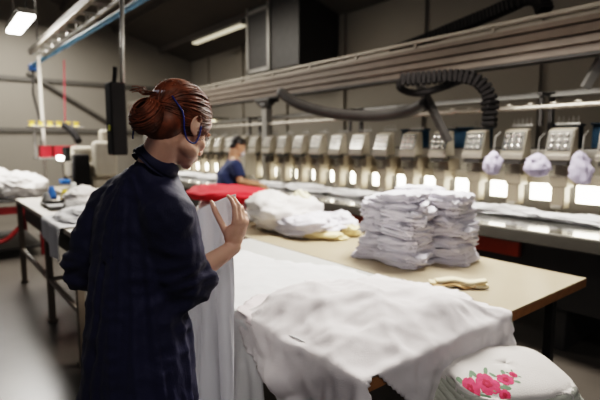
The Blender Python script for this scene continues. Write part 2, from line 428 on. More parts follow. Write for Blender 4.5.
tag(o, 'pale blue pipe slanting beside the overhead track', 'pipe')
b = MB().box((0, 0, 0), (.14, .14, .12), .02).build('joint_block', mat('blue_block', (.02, .1, .3), .4), o, loc=(-9.85, 1.62, 2.95))
b = MB().tube([(-9.85, 1.62, 2.9), (-9.9, 1.6, 2.5), (-9.6, 1.65, 1.9), (-9.65, 1.65, 1.5)], .02, 6).build('dangling_cable', dark_metal, o, smooth=True)
o = MB().cyl(C(122, -6, 4.3), C(122.5, 84, 4.3), .02, 10).build('vertical_pipe', grey_metal, smooth=True); tag(o, 'thin grey vertical pipe dropping to the black hanging box', 'pipe')
def hanging_box():
    t = empty('hanging_control_box', C(118, 155, 4.35), 'tall black box hanging behind the woman\'s hair', 'box')
    b = MB(); b.box((0, 0, .33), (.17, .14, .66), .015); b.build('box_body', black_plastic, t)
    b = MB(); b.box((-.12, .04, .36), (.06, .1, .5), .01); b.build('side_duct', mach_dark, t)
    b = MB(); b.box((.03, -.075, .25), (.04, .012, .05), .004); b.build('yellow_sticker', mat('yellow_sticker', (.6, .6, .05), .5), t)
    b = MB(); b.box((-.15, -.03, .12), (.04, .012, .08), .004); b.build('green_sticker', mat('green_sticker', (.5, .7, .1), .5), t)
    b = MB(); b.tube(bezier([(-.02, 0, .66), (.02, .0, .74), (0.03, 0, .80)], 6), .02, 8); b.build('cable', black_plastic, t)
hanging_box()
o = MB().cyl(C(64, 60, 8.0), C(65, 122, 8.0), .012, 6).build('hanging_rope', mat('red_cord', (.30, .03, .045), .6)); tag(o, 'thin red rope hanging down beside the white post', 'cord')
def bench():
    X0, X1, Y0, Y1, H = -6.05, -3.35, .73, 1.62, .95
    cx, cy = (X0+X1)/2, (Y0+Y1)/2
    t = empty('side_bench', (cx, cy, 0), 'narrow workbench with pale frame behind the woman on the left', 'table')
    b = MB(); b.box((0, 0, H-.02), (X1-X0, Y1-Y0, .04), .006); b.build('tabletop', mat('pale_board', (.52, .47, .40), .5, var=.08), t)
    b = MB(); b.box(((-4.6-cx), 0, H-.15), (2.4, Y1-Y0-.1, .14), .01); b.build('drawer_box', mach_dark, t)
    for x, y in ((-4.47, Y0+.03), (X0+.06, Y0+.03), (X1-.06, Y0+.03), (-4.47, Y1-.05), (X1-.06, Y1-.05)): leg_part(t, x-cx, y-cy, H-.04, .05, mat('grey_brown_leg', (.16, .13, .10), .5))
    b = MB()
    for x0, x1 in ((X0+.1, X1-.1),): b.box(((x0+x1)/2-cx, Y0+.03-cy, .38), (x1-x0, .03, .035))
    b.box((-4.47-cx, 0, .38), (.03, Y1-Y0-.1, .03)); b.build('stretcher', mat('pale_strut', (.30, .26, .22), .5), t)
    return t
bench()
# storage pole & small machine
def post():
    b = MB(); b.box((0, 0, 1.5), (.05, .05, 3.0), .006); o = b.build('support_post', mat('white_post', (.55, .52, .47), .5), loc=(-8.9, 1.55, 0)); tag(o, 'tall white post under the end of the overhead track', 'post')
    b = MB(); b.box((-.1, .0, .01), (.3, .3, .02)).build('base_plate', grey_metal, o)
post()
def small_machine():
    t = empty('sewing_machine', (-7.3, 1.75, 0), 'cream single-head sewing machine with black hoses on the far left', 'sewing machine')
    b = MB(); b.box((0, 0, .88), (1.5, .7, .06), .01); b.build('machine_table', mach_white, t)
    b = MB()
    for x in (-.7, .7):
        for y in (-.3, .3): b.box((x, y, .425), (.05, .05, .85))
    b.build('stand_frame', mach_dark, t)
    b = MB()
    b.box((.15, .05, 1.1), (.26, .34, .40), .04); b.box((-.1, .18, 1.02), (1.0, .3, .22), .06); b.box((.42, .2, 1.35), (.24, .3, .5), .05); b.ell((-.45, .1, 1.25), (.16, .2, .16)); b.box((.05, .1, 1.40), (.30, .5, .26), .05); b.box((.12, .34, 1.62), (.2, .22, .3), .04); b.box((-.35, .0, 1.2), (.3, .3, .3), .05)
    b.build('machine_body', mach_white, t)
    b = MB()
    b.box((-.05, -.18, 1.42), (.16, .1, .2), .02); b.tube(bezier([(-.6, -.1, 1.0), (-.62, -.1, 1.25), (-.4, -.1, 1.45), (-.1, -.1, 1.5)], 8), .03, 8)
    b.box((.35, -.1, 1.2), (.2, .2, .45), .03); b.tube(bezier([(-.1, 0, 1.6), (-.25, -.05, 1.75), (-.5, -.1, 1.85)], 8), .05, 8); b.build('black_hoses', black_plastic, t, smooth=True)
    b = MB(); b.box((.08, -.3, 1.37), (.22, .05, .06), .015); b.build('work_lamp', tube_em, t)
    b = MB(); b.box((-.1, -.22, 1.02), (.16, .12, .06), .01); b.build('blue_part', mat('bright_blue', (.02, .15, .5), .4), t)
    return t
small_machine()
def clutter():
    rnd = random.Random(4)
    items = (('blue', (.03, .14, .45), -5.75, 1.05, .10), ('yellow', (.6, .45, .06), -5.6, 1.15, .08), ('white', (.6, .6, .58), -5.85, 1.3, .12), ('grey', (.2, .2, .2), -5.5, .95, .07))
    for nm, c_, x, y, h in items:
        o = empty('thread_cone', (x, y, .952), nm+' thread cone standing at the far end of the side bench', 'thread cone')
        MB().tube([(0, 0, .01), (0, 0, h*.4), (0, 0, h*1.4)], [.05, .045, .022], 14).build('thread', mat('thread_'+nm, c_, .8), o, smooth=True)
        MB().tube([(0, 0, 0), (0, 0, .012)], [.055, .05], 14).build('cone_base', mach_dark, o)
    t = empty('cutting_tray', (-4.95, .95, .952), 'dark flat tray lying on the side bench edge', 'tray')
    b = MB(); b.box((0, 0, .006), (.5, .22, .012), .004); b.build('tray_base', mach_dark, t)
    b = MB()
    for s in (-1, 1): b.box((0, s*.108, .022), (.5, .008, .03)); b.box((s*.246, 0, .022), (.008, .22, .03))
    b.build('tray_rim', mach_dark, t)
clutter()
def spool_rack():
    t = empty('spool_rack', C(57, 158, 7.6), 'small rack of red boxes and yellow spools beside the white post', 'rack')
    b = MB(); b.box((0, 0, 0), (.5, .6, .03), .004); b.box((0, 0, .5), (.5, .75, .02), .004)
    for y in (-.3, .3): b.box((0, y, .25), (.03, .03, .52))
    b.build('rack_frame', grey_metal, t)
    for y in (-.17, .02, .19):
        b = MB(); b.box((0, y, .10), (.25, .15, .17), .01); b.box((0, y, .19), (.26, .16, .015), .004); b.build('red_box', mat('red_box', (.45, .02, .03), .5), t)
    for i in range(6):
        y = -.33+.13*i
        b = MB(); b.tube([(0, y, .51), (0, y, .52), (0, y, .53), (0, y, .57), (0, y, .58), (0, y, .59)], [.05, .05, .035, .03, .05, .05], 10); b.build('yellow_spool', thread_y, t)
spool_rack()
# ------------------------------------------------------------------ soft piles (lumps of cloth)
def crumple(name, m, loc, size, seed, label, cat='cloth', group=None, amp=.35, fold=.10, flat=.75, rz=0, tz=0):
    def fn(p):
        q = p.copy(); s = Vector((seed*3.1, seed*1.7, seed*.9))
        k = amp*noise.noise(p*1.3+s) 
        r1 = 1-abs(noise.noise(p*2.4+s)); r2 = 1-abs(noise.noise(Vector((p.x*5, p.y*5, p.z*8))+s))
        k += fold*1.5*(r1**3-.4) + fold*.8*(r2**3-.4)
        q *= (1+k)
        if q.z < -flat: q.z = -flat + (q.z+flat)*.1
        return q
    r = (size[0]/2, size[1]/2, size[2]/(1+flat))
    b = MB().ell((0, 0, r[2]*flat*1.0), r, seg=56, fn=fn)
    o = b.build(name, m, loc=loc, smooth=True, rz=rz)
    zmin = min(v.co.z for v in o.data.vertices)
    for v in o.data.vertices: v.co.z -= zmin
    return tag(o, label, cat, group)
# ------------------------------------------------------------------ folded garments in the tall stack
def folded(seed, w=.30, d=.26, h=.047):
    bm = MB(); nu, nv = 60, 16
    rings = []
    sd = Vector((seed*5.3, seed*2.1, 0))
    for j in range(nv):
        a = 2*PI*j/nv
    # closed surface from superellipse sweep: u around outline, v through thickness
    grid = []
    for i in range(nu):
        th = 2*PI*i/nu; ct, st = math.cos(th), math.sin(th)
        e = .5
        ox = math.copysign(abs(ct)**e, ct); oy = math.copysign(abs(st)**e, st)
        wob = 1+.20*noise.noise(Vector((ct*1.3, st*1.3, 0))+sd)+.10*noise.noise(Vector((ct*4, st*4, 1))+sd)
        grid.append((ox*w/2*wob, oy*d/2*wob, th))
    lv = [(-1, .0), (-1, .55), (-1, .92), (-.62, 1.01), (-.3, .965), (-.05, .93), (.05, .93), (.3, .985), (.7, 1.0), (1, .93), (1.0, .55), (1, 0)]
    R = []
    for lz, lr in lv[1:-1]:
        ring = []
        for x, y, th in grid:
            ct, st = math.cos(th), math.sin(th)
            n1 = noise.noise(Vector((x*9, y*9, lz*1.2))+sd); n2 = noise.noise(Vector((ct*5, st*5, lz*2))+sd)
            rr = lr*(1+((.10*n2+.05*noise.noise(Vector((x*30, y*30, lz*3))+sd)) if lr > .6 else 0))
            z = h/2*lz*(1+.6*n1*(1 if lz > 0 else .4)) + .014*n2 + .014*noise.noise(Vector((x*15, y*15, 3))+sd)
            if lr > .9: z -= .016*abs(n2)+.006
            ring.append((x*rr, y*rr, z))
        R.append(ring)
    bm.loft(R, caps=False)
    b = bm.bm; b.verts.ensure_lookup_table()
    n0 = len(b.verts)
    for base, sgn in ((0, -1), (n0-nu, 1)):
        c = b.verts.new((0, 0, sgn*h/2*(1+.2*noise.noise(sd)))); vs = [b.verts[base+i] if False else list(b.verts)[base+i] for i in range(nu)]
        for i in range(nu): b.faces.new((vs[i], vs[(i+1) % nu], c))
    bmesh.ops.recalc_face_normals(b, faces=b.faces[:])
    me = bpy.data.meshes.new('folded_garment'); b.to_mesh(me); b.free()
    for p in me.polygons: p.use_smooth = True
    me.materials.append(white_pile)
    return me
fm = [folded(i+1) for i in range(7)]
rnd = random.Random(3)
cols = [('left column of the tall stack', -2.06, 2.41, 9, .047), ('front middle column of the tall stack', -1.87, 2.37, 10, .046), ('right column of the tall stack', -1.74, 2.64, 10, .0445), ('back column of the tall stack', -2.03, 2.66, 10, .047)]
for ci, (nm, x, y, n, dz) in enumerate(cols):
    z = .80+.02
    for k in range(n):
        o = bpy.data.objects.new('folded_garment', rnd.choice(fm)); COL.objects.link(o)
        f = 1.0 if k > 1 else 1.10-.04*k
        lean = .012*math.sin(k*.9+ci*2)
        o.location = (x+rnd.uniform(-.014, .014)+lean, y+rnd.uniform(-.014, .014), z)
        if ci == 0: o.location.x -= .03*(1-k/n)*1.3; o.location.y -= .04*(1-k/n)
        if ci == 1: o.location.y -= .03*(1-k/n)
        o.rotation_euler = (rnd.uniform(-.09, .09), rnd.uniform(-.09, .09), rnd.choice((0, PI))+rnd.uniform(-.3, .3)+(.3 if ci == 0 else 0)+.15)
        o.scale = (f*rnd.uniform(.92, 1.04), f*rnd.uniform(.92, 1.06), rnd.uniform(.9, 1.1))
        top = k == n-1
        if top: tag(o, 'topmost folded white garment on the '+nm, 'folded garment')
        else: tag(o, 'folded white garment in the '+nm, 'folded garment', 'folded garments in the '+nm)
        z += dz
# ------------------------------------------------------------------ cream folded cloth on the table
def cream():
    t = empty('folded_towel', (-1.36, 2.165, .802), 'cream yellow folded cloth lying near the front edge of the beige table', 'cloth', rz=.72)
    b = MB()
    def strip(L, W, z, off, seed, th=.008):
        R = []
        for i in range(24):
            s = i/23-.5; x = s*L+off
            wv = W/2*(1-.25*(abs(s)*2)**3)
            zc = z+.006*math.sin(s*9+seed)
            R.append([(x, -wv+.008*math.sin(s*14+seed), zc), (x, -wv*.4, zc+th*1.3), (x, wv*.4, zc+th*1.4), (x, wv+.006*math.sin(s*11), zc+.002), (x, wv*.4, zc-th*.4), (x, -wv*.4, zc-th*.4)])
        return R
    b.loft(strip(.30, .11, .012, 0, 1)); b.loft(strip(.26, .09, .028, .01, 3)); b.build('folded_layers', mat('cream_cloth', (.78, .66, .44), .85, var=.06, bump=.3, bscale=150), t, smooth=True)
    b = MB(); b.loft(strip(.22, .035, .012, -.03, 2, .005)); o = b.build('tan_edge', tan_cloth, t, smooth=True); o.location.y = -.048
cream()
# ------------------------------------------------------------------ cloth simulation helper
def grid_cloth(name, X0, X1, Y0, Y1, step, m, zfn, inside=None):
    nx = int(round((X1-X0)/step)); ny = int(round((Y1-Y0)/step)); idx = {}; V = []; Fc = []
    def vid(i, j):
        if (i, j) not in idx:
            x = X0+(X1-X0)*i/nx; y = Y0+(Y1-Y0)*j/ny
            idx[(i, j)] = len(V); p = zfn(x, y); V.append(p if isinstance(p, (tuple, Vector)) else (x, y, p))
        return idx[(i, j)]
    for i in range(nx):
        for j in range(ny):
            if inside and not inside(X0+(X1-X0)*(i+.5)/nx, Y0+(Y1-Y0)*(j+.5)/ny): continue
            Fc.append((vid(i, j), vid(i+1, j), vid(i+1, j+1), vid(i, j+1)))
    me = bpy.data.meshes.new(name); me.from_pydata([tuple(v) for v in V], [], Fc)
    me.materials.append(m)
    for p in me.polygons: p.use_smooth = True
    o = bpy.data.objects.new(name, me); COL.objects.link(o)
    return o
def pip(poly):
    def f(x, y):
        c = False; n = len(poly); j = n-1
        for i in range(n):
            xi, yi = poly[i]; xj, yj = poly[j]
            if (yi > y) != (yj > y) and x < (xj-xi)*(y-yi)/(yj-yi)+xi: c = not c
            j = i
        return c
    return f
def collider(b, th=.006):
    o = b.build('tmp_collider', white_cloth)
    o.modifiers.new('c', 'COLLISION'); o.collision.thickness_outer = th; o.collision.cloth_friction = 25
    return o
def simulate(cloths, colliders, frames):
    "cloths: list of (obj, dict) - runs Blender's cloth solver, then freezes the result"
    for o, kw in cloths:
        md = o.modifiers.new('Cloth', 'CLOTH'); s = md.settings; c = md.collision_settings
        s.quality = kw.get('q', 8); s.mass = kw.get('mass', .25); s.air_damping = 1.5
        s.tension_stiffness = s.compression_stiffness = kw.get('ten', 15); s.shear_stiffness = kw.get('shear', 6); s.bending_stiffness = kw.get('bend', .4)
        s.shrink_min = kw.get('shrink', 0); s.shrink_max = s.shrink_min
        if 'pin' in kw:
            g = o.vertex_groups.new(name='pin'); g.add(kw['pin'], 1.0, 'REPLACE'); s.vertex_group_mass = 'pin'
        c.use_collision = True; c.distance_min = .004; c.collision_quality = kw.get('cq', 3); c.friction = 20
        c.use_self_collision = kw.get('self', True); c.self_distance_min = .004
        md.point_cache.frame_start = 1; md.point_cache.frame_end = frames+2
    for f in range(1, frames+1):
        SC.frame_set(f)
    for o, kw in cloths: ev_apply(o)
    SC.frame_set(1)
    for c in colliders:
        bpy.data.objects.remove(c, do_unlink=True)
def finish_cloth(o, sub=1, thick=.0025, sm=1):
    if sm:
        s = o.modifiers.new('s', 'SMOOTH'); s.iterations = sm; s.factor = .5
    if sub:
        m = o.modifiers.new('sub', 'SUBSURF'); m.levels = sub; m.render_levels = sub
    if thick:
        m = o.modifiers.new('so', 'SOLIDIFY'); m.thickness = thick; m.offset = 1
    ev_apply(o)
    for p in o.data.polygons: p.use_smooth = True
# ------------------------------------------------------------------ draped fabrics
def wrinkle(o, amp, sc, seed):
    "long soft creases along the fabric"
    me = o.data; N_ = [v.normal.copy() for v in me.vertices]
    for v, n in zip(me.vertices, N_):
        p = v.co*sc; s_ = Vector((seed*3.7, seed, seed*2.1))
        w = Vector((noise.noise(p*.7+s_), noise.noise(p*.7+s_+Vector((9, 0, 0))), 0))*.9
        q = Vector((p.x*.55+p.y*.5, p.y*1.5-p.x*.9, p.z*1.2))+w+s_
        k = (1-abs(noise.noise(q))*1.6)**3
        q2 = Vector((p.x*1.6+p.y*.7, p.y*.5-p.x*.4, p.z*1.1))-w+s_*2
        k2 = (1-abs(noise.noise(q2))*1.6)**3
        v.co += n*(n.z > 0 and 1 or -1 if abs(n.z) > .5 else 1)*amp*(.6*k+.5*k2-.25)
def crease(o, amp, sc, seed):
    "sharp long folds: narrow ridges of a warped noise, each side falling off differently"
    me = o.data; N_ = [v.normal.copy() for v in me.vertices]; s_ = Vector((seed*3.7, seed*1.3, seed*2.1)); sg = -1 if sum(n.z for n in N_) < 0 else 1
    for v, n in zip(me.vertices, N_):
        p = v.co*sc
        w = Vector((noise.noise(p+s_), noise.noise(p+s_+Vector((9, 4, 0))), 0))*.8
        t = 0
        for a, ph in ((.5, 0), (-.7, 7), (1.5, 13)):
            q = Vector(((p.x*math.cos(a)+p.y*math.sin(a))*.45, (-p.x*math.sin(a)+p.y*math.cos(a))*1.5, p.z*.8))+w+s_+Vector((ph, ph, 0))
            f = noise.noise(q); t += max(0, 1-abs(f)*(7 if f > 0 else 3.2))**1.5*(.5+.8*max(0, noise.noise(q*.6+Vector((3, 3, 3)))+.3))
        v.co += n*sg*amp*(t-.35)
def drapes():
    tb = MB(); tb.box((-2.065, 1.51, .4), (2.17, .962, .8)); tb.box((-3.0, 2.45, .4), (4.0, .90, .8))
    lump = MB()
    for c, s_ in (((-1.35, 1.50, .80), (.33, .34, .115)), ((-1.17, 1.66, .80), (.14, .18, .11)), ((-1.55, 1.25, .80), (.19, .18, .12)), ((-1.18, 1.22, .80), (.16, .16, .05))): lump.ell(c, s_, seg=20)
    # spread sheet: flat part and the part hanging over the near edge
    def inA(x, y):
        far = 1.88+.035*math.sin(x*9)+.03*math.sin(x*3.1+1)+(.05 if x > -2.2 else -.05*(-2.2-x))
        if y > far: return False
        if y < 1.0 and x > -1.60-.02*math.sin(y*20): return False
        if y < 1.12 and x > -1.60: return False
        return not (x > -1.15)
    def zA(x, y):
        if y < 1.03:
            h = 1.03-y
            return (x+.02*math.sin(h*9), 1.012-.02-.020*math.sin(x*34)*min(1, h*6)-.012*math.sin(x*15+1)*min(1, h*5), .822-h)
        return .815+.006*noise.noise(Vector((x*4, y*4, 0)))
    A = grid_cloth('spread_fabric', -3.05, -1.1, .50, 2.02, .026, sheer_cloth if False else white_cloth, zA, inA)
    cA = [collider(tb, .004)]
    simulate([(A, dict(shrink=-.05, bend=.25, ten=12, mass=.3, self=False))], cA, 26)
    crease(A, .012, 1.6, 1); crease(A, .006, 4, 2)
    finish_cloth(A, 1, .002, 0)
    tag(A, 'white fabric sheet spread flat over the nearer table, hanging over its edge beside the woman', 'fabric')
    # bundled garment at the corner
    poly = [(-1.67, 1.0), (-1.50, .93), (-1.30, .84), (-1.14, .88), (-1.00, .93), (-.99, 1.07), (-1.09, 1.19), (-.99, 1.30), (-.88, 1.40), (-.75, 1.56), (-.82, 1.80), (-.98, 1.93), (-1.25, 1.98), (-1.5, 2.04), (-1.78, 1.9), (-1.86, 1.62), (-1.80, 1.25), (-1.76, 1.08)]
    cx, cy = -1.3, 1.45; g = 1.0
    def zB(x, y):
        n = noise.noise(Vector((x*3.2, y*3.2, 4)))*.05+noise.noise(Vector((x*7, y*7, 9)))*.03
        dr = max(0, 1.0-y)*1.0+max(0, x+.96)*1.0
        return (min(x, -.955+(x+.955)*.35) if x > -.955 else x, (1.0-(1.0-y)*.35) if y < 1.0 else y, 1.0+n-dr*.75)
    poly = [(-1.25+(x+1.3)*.93, 1.44+(y-1.45)*.95) for x, y in poly]
    B = grid_cloth('white_garment', -1.9, -.66, .70, 2.1, .017, pink_white, zB, pip(poly))
    tb = MB(); tb.box((-2.065, 1.51, .4), (2.17, .962, .8)); tb.box((-3.0, 2.45, .4), (4.0, .90, .8))
    cB = [collider(tb, .006), collider(lump, .004)]
    simulate([(B, dict(shrink=-.26, bend=.06, ten=14, mass=.35, self=True))], cB, 34)
    crease(B, .028, 1.5, 5); crease(B, .010, 3.2, 3); crease(B, .005, 7, 8)
    finish_cloth(B, 1, .003, 0)
    tag(B, 'large crumpled white garment bundled over the near table corner, hanging off the edges', 'garment')
    # small pinkish piece at the left of the bundle
    poly2 = [(-1.72, 1.07), (-1.60, 1.05), (-1.55, 1.2), (-1.60, 1.36), (-1.74, 1.34), (-1.80, 1.2)]
    def zC(x, y): return (x, 1.0-(1.0-y)*.4 if y < 1.0 else y, .93+.03*noise.noise(Vector((x*8, y*8, 2)))-max(0, 1.0-y)*.8)
    D_ = grid_cloth('rolled_sleeve', -1.8, -1.4, .84, 1.4, .016, mat('blush_cloth', (.76, .68, .69), .85, var=.04, bump=.25, bscale=200, trans=.1), zC, pip(poly2))
    tb = MB(); tb.box((-2.065, 1.51, .4), (2.17, .962, .8))
    cC = [collider(tb, .02)]
    simulate([(D_, dict(shrink=-.35, bend=.5, self=True))], cC, 22)
    finish_cloth(D_, 1, .002, 1)
    tag(D_, 'small blush-white gathered piece at the left end of the crumpled garment', 'garment')
    # fabric held up by the woman
    R0 = C(236.5, 193, 1.535); L0 = C(168, 227, 1.66)
    hv = (L0-R0); W = hv.length; hd_ = hv.normalized(); nrm = Vector((-hd_.y, hd_.x, 0)).normalized()
    nx, ny = 46, 74; V = []; H = 1.0
    for j in range(ny+1):
        for i in range(nx+1):
            s = i/nx; t = j/ny
            spread = 1
            amp = .004+.030*min(1, t*2.2)
            p = R0 + hd_*(W*(s*.95)) + Vector((0, 0, -H*t*(1-.02*math.sin(s*5)))) + nrm*(amp*math.sin(s*5.2*PI+.8*math.sin(t*3))+.012*t*math.sin(s*21))
            p += hd_*(.02*t*math.sin(s*7))
            p += hd_*.085*min(1, t*1.3)*(1-s)+nrm*.02*t*math.sin(s*9+t*4)
            if t == 0: p.z = R0.lerp(L0, s).z + .012*math.sin(s*PI)
            else: p.z = R0.lerp(L0, s).z - H*t + .012*math.sin(s*PI)*(1-t)
            V.append(p)
    Fc = [(j*(nx+1)+i, j*(nx+1)+i+1, (j+1)*(nx+1)+i+1, (j+1)*(nx+1)+i) for j in range(ny) for i in range(nx)]
    me = bpy.data.meshes.new('held_fabric'); me.from_pydata([tuple(v) for v in V], [], Fc); me.materials.append(sheer_cloth)
    E_ = bpy.data.objects.new('held_fabric', me); COL.objects.link(E_)
    tb = MB(); tb.box((-2.065, 1.51, .4), (2.17, .962, .8))
    cD = [collider(tb, .012)]
    simulate([(E_, dict(bend=.15, ten=20, mass=.2, self=False, shrink=-.02, pin=[i for i in range(nx+1)]))], cD, 26)
    finish_cloth(E_, 1, .0015, 1)
    tag(E_, 'sheer white fabric held up by the woman and hanging down beside her coat', 'fabric')
drapes()
# layered printed cloths on a low stool, right of the table corner
def floral():
    cx, cy = -.85, 1.70; a, b_ = .15, .25; ra = math.radians(-22); cr, sr = math.cos(ra), math.sin(ra)
    st = empty('low_stool', (cx, cy, 0), 'dark low stool under the layered floral cloths', 'stool')
    q = MB(); q.box((0, 0, .575), (2*a-.10, 2*b_-.08, .03), .006, Matrix.Rotation(ra, 3, 'Z')); q.build('stool_top', wood_edge, st)
    for x in (-a+.08, a-.08):
        for y in (-b_+.09, b_-.09): q = MB(); q.box((x*cr-y*sr, x*sr+y*cr, .28), (.03, .03, .56)); q.build('leg', dark_metal, st)
    def S(k, th, s):
        ct, stn = math.cos(th), math.sin(th); e = .55
        ox = math.copysign(abs(ct)**e, ct)*(a+.008*(7-k)); oy = math.copysign(abs(stn)**e, stn)*(b_+.008*(7-k))
        nz = noise.noise(Vector((ct*2.5+k*3.1, stn*2.5, 0))); n2 = noise.noise(Vector((ct*9+k, stn*9, k*1.7)))
        z0 = .60+.014*k
        if s <= 1:
            X, Y = ox*cr-oy*sr, ox*sr+oy*cr; z = z0+.010*noise.noise(Vector((ox*s*6, oy*s*6, k*2.2)))-.02*s**6-.22*X*s; return Vector((cx+X*s, cy+Y*s, z))
        h = (s-1)*(.12+.03*nz)*(2 if k < 7 else .5)
        out = 1+.09*n2*min(1, (s-1)*6)+.06*(s-1)
        X, Y = ox*cr-oy*sr, ox*sr+oy*cr; return Vector((cx+X*out, cy+Y*out, z0-.02-h-.004*n2-.22*X))
    top = None
    for k in range(8):
        q = MB(); n = 120; R = []
        for s in (.0001, .25, .5, .7, .85, .94, 1.0, 1.04, 1.12, 1.22, 1.32, 1.42, 1.5):
            R.append([S(k, 2*PI*i/n, s) for i in range(n)])
        q.loft(R, caps=False)
        o = q.build('layered_cloth', warm_white if k == 7 else mat('greenish_white_cloth', (.50, .51, .45), .88, var=.06, bump=.3, bscale=120), smooth=True)
        m = o.modifiers.new('s', 'SOLIDIFY'); m.thickness = .004; m.offset = 1; ev_apply(o)
        if k == 7: top = o; tag(o, 'topmost of the layered cloths at the right corner, printed with pink roses', 'cloth')
        else: tag(o, 'greenish white cloth layer under the rose-printed cloth', 'cloth', 'layered cloths under the rose print')
    def decal(name, m, pts2, parent, lift):
        q = MB()
        for poly in pts2:
            vs = []
            c = Vector((sum(p[0] for p in poly)/len(poly), sum(p[1] for p in poly)/len(poly)))
            def onS(x, y):
                dx, dy = x-cx, y-cy; ox, oy = (dx*cr+dy*sr)/a, (-dx*sr+dy*cr)/b_; e = 1/.55
                s = (abs(ox)**e+abs(oy)**e)**(.55) 
                th = math.atan2(math.copysign(abs(oy/max(s, 1e-6))**e, oy), math.copysign(abs(ox/max(s, 1e-6))**e, ox))
                return S(7, th, min(s, 1.0))+Vector((0, 0, .0052+lift))
            cv = q.bm.verts.new(onS(*c)); vs = [q.bm.verts.new(onS(*p)) for p in poly]
            for i in range(len(vs)): q.bm.faces.new((vs[i], vs[(i+1) % len(vs)], cv))
        return q.build(name, m, parent)
    def petal(x, y, L, w, ang):
        out = []
        for i in range(10):
            t = 2*PI*i/10; px, py = L/2*math.cos(t), w/2*math.sin(t)*(1+.3*math.cos(t)); out.append((x+px*math.cos(ang)-py*math.sin(ang), y+px*math.sin(ang)+py*math.cos(ang)))
        return out
    pink = mat('rose_print_pink', (.70, .06, .14), .85, var=.25, scale=60); dpink = mat('rose_print_deep', (.50, .02, .06), .85); grn = mat('leaf_print_green', (.16, .25, .16), .85, var=.2, scale=50)
    for (x, y, s) in ROSES:
        P = [petal(x+.016*s*math.cos(t), y+.016*s*math.sin(t), .032*s, .028*s, t) for t in np.linspace(0, 2*PI, 7)[:-1]]
        decal('rose_print', pink, P, top, 0)
        decal('rose_heart', dpink, [petal(x+.007*s*math.cos(t), y+.007*s*math.sin(t), .016*s, .007*s, t+1.2) for t in np.linspace(0, 2*PI, 6)[:-1]], top, .001)
        for t in (.6, 2.3, 3.5, 5.1): decal('leaf_print', grn, [petal(x+.040*s*math.cos(t), y+.040*s*math.sin(t), .034*s, .014*s, t)], top, -.0005)
ROSES = [(-.830, 1.555, 1.25), (-.850, 1.490, 1.1), (-.805, 1.62, .9), (-.80, 1.665, .5), (-.775, 1.56, .6)]
floral()
# ---- soft things on the tables and bed
def crumples():
    c = C(215, 200, 4.75)
    crumple('red_fabric', red_cloth, (-4.2, 2.42, .985), (1.05, .60, .15), 3, 'bright red folded fabric on the white bundle behind the held fabric', 'fabric', amp=.22, flat=.5, fold=.06, rz=.2)
    crumple('white_bundle', warm_white, (-4.2, 2.42, .80), (1.0, .55, .20), 4, 'white bundle of fabric under the red fabric', 'fabric', amp=.2, flat=.5)
    crumple('garment_pile', warm_white, (-3.35, 2.45, .80), (.55, .62, .30), 5, 'tall cream white garment pile just right of the raised hand', 'garment', amp=.4, fold=.14)
    crumple('garment_pile', white_pile, (-3.02, 2.50, .80), (.60, .56, .18), 6, 'low white garment pile beside the cream white pile', 'garment', amp=.4, fold=.16)
    crumple('garment_pile', white_pile, (-2.90, 2.74, .80), (.42, .25, .16), 8, 'white garment at the back of the low pile', 'garment', amp=.4, fold=.16)
    crumple('yellow_garment', yellow_cloth, (-2.80, 2.42, .80), (.46, .15, .065), 11, 'yellow trimmed cloth at the front of the low white pile', 'garment', amp=.35, fold=.12, rz=.5)
    crumple('yellow_garment', yellow_cloth, (-2.72, 2.70, .80), (.20, .12, .10), 12, 'small yellow cloth at the right end of the low white pile', 'garment', amp=.3, fold=.12)
    crumple('yellow_garment', mat('pale_yellow', (.72, .66, .45), .85), (-3.30, 2.66, .80), (.30, .2, .31), 13, 'pale yellow cloth standing out behind the cream white pile', 'garment', amp=.3, fold=.12)
    # white work on the machine bed
    rnd = random.Random(9)
    for i in range(9):
        x = -1.2-.92*i
        crumple('machine_fabric', white_cloth, (x+rnd.uniform(-.05, .05), 4.03, .932), (1.0, rnd.uniform(.26, .34), rnd.uniform(.055, .085)), 20+i, 'white fabric lying on the machine bed under the heads', 'fabric', 'white fabrics along the machine bed', amp=.35, fold=.25, flat=.3)
    # left side
    crumple('white_sack', warm_white, (-8.3, .55, .80), (1.2, .8, .50), 31, 'lower white sack pile on the dark red rack at the far left', 'sack', amp=.3)
    crumple('white_sack', white_pile, (-8.45, .5, 1.24), (.8, .6, .42), 32, 'upper white sack on top of the far left pile', 'sack', amp=.3)
    crumple('white_sack', warm_white, (-7.75, 1.0, .80), (.7, .6, .36), 33, 'small white sack at the right of the far left pile', 'sack', amp=.3)
    crumple('bench_cloth', white_cloth, (-4.0, 1.1, .952), (.9, .55, .09), 34, 'white cloth spread on the narrow side bench', 'cloth', amp=.3, flat=.3)
    crumple('bench_cloth', warm_white, (-5.3, 1.3, .952), (.8, .45, .14), 35, 'white cloth heap toward the far end of the side bench', 'cloth', amp=.35, flat=.5)
    crumple('bench_cloth', mat('grey_cloth', (.25, .24, .23), .85), (-4.75, 1.12, .952), (.55, .3, .06), 36, 'grey cloth in the middle of the side bench', 'cloth', amp=.35, flat=.4)
    t = empty('storage_rack', (-8.2, .6, 0), 'dark red rack under the white sacks', 'rack')
    b = MB(); b.box((0, 0, .785), (1.7, 1.3, .03), .004); b.build('shelf', mach_dark, t)
    b = MB(); b.box((0, 0, .12), (1.6, 1.2, .03), .004); b.build('lower_shelf', mach_dark, t)
    for x in (-.8, .8):
        for y in (-.6, .6): b = MB(); b.box((x, y, .385), (.06, .06, .77)); b.build('leg', dark_red, t)
    b = MB(); b.box((.8, 0, .66), (.04, 1.16, .10)); b.tube(bezier([(.83, -.3, .6), (.86, -.25, .35), (.84, .1, .25), (.83, .35, .45)], 8), .03, 8); b.build('red_bar', dark_red, t)
crumples()
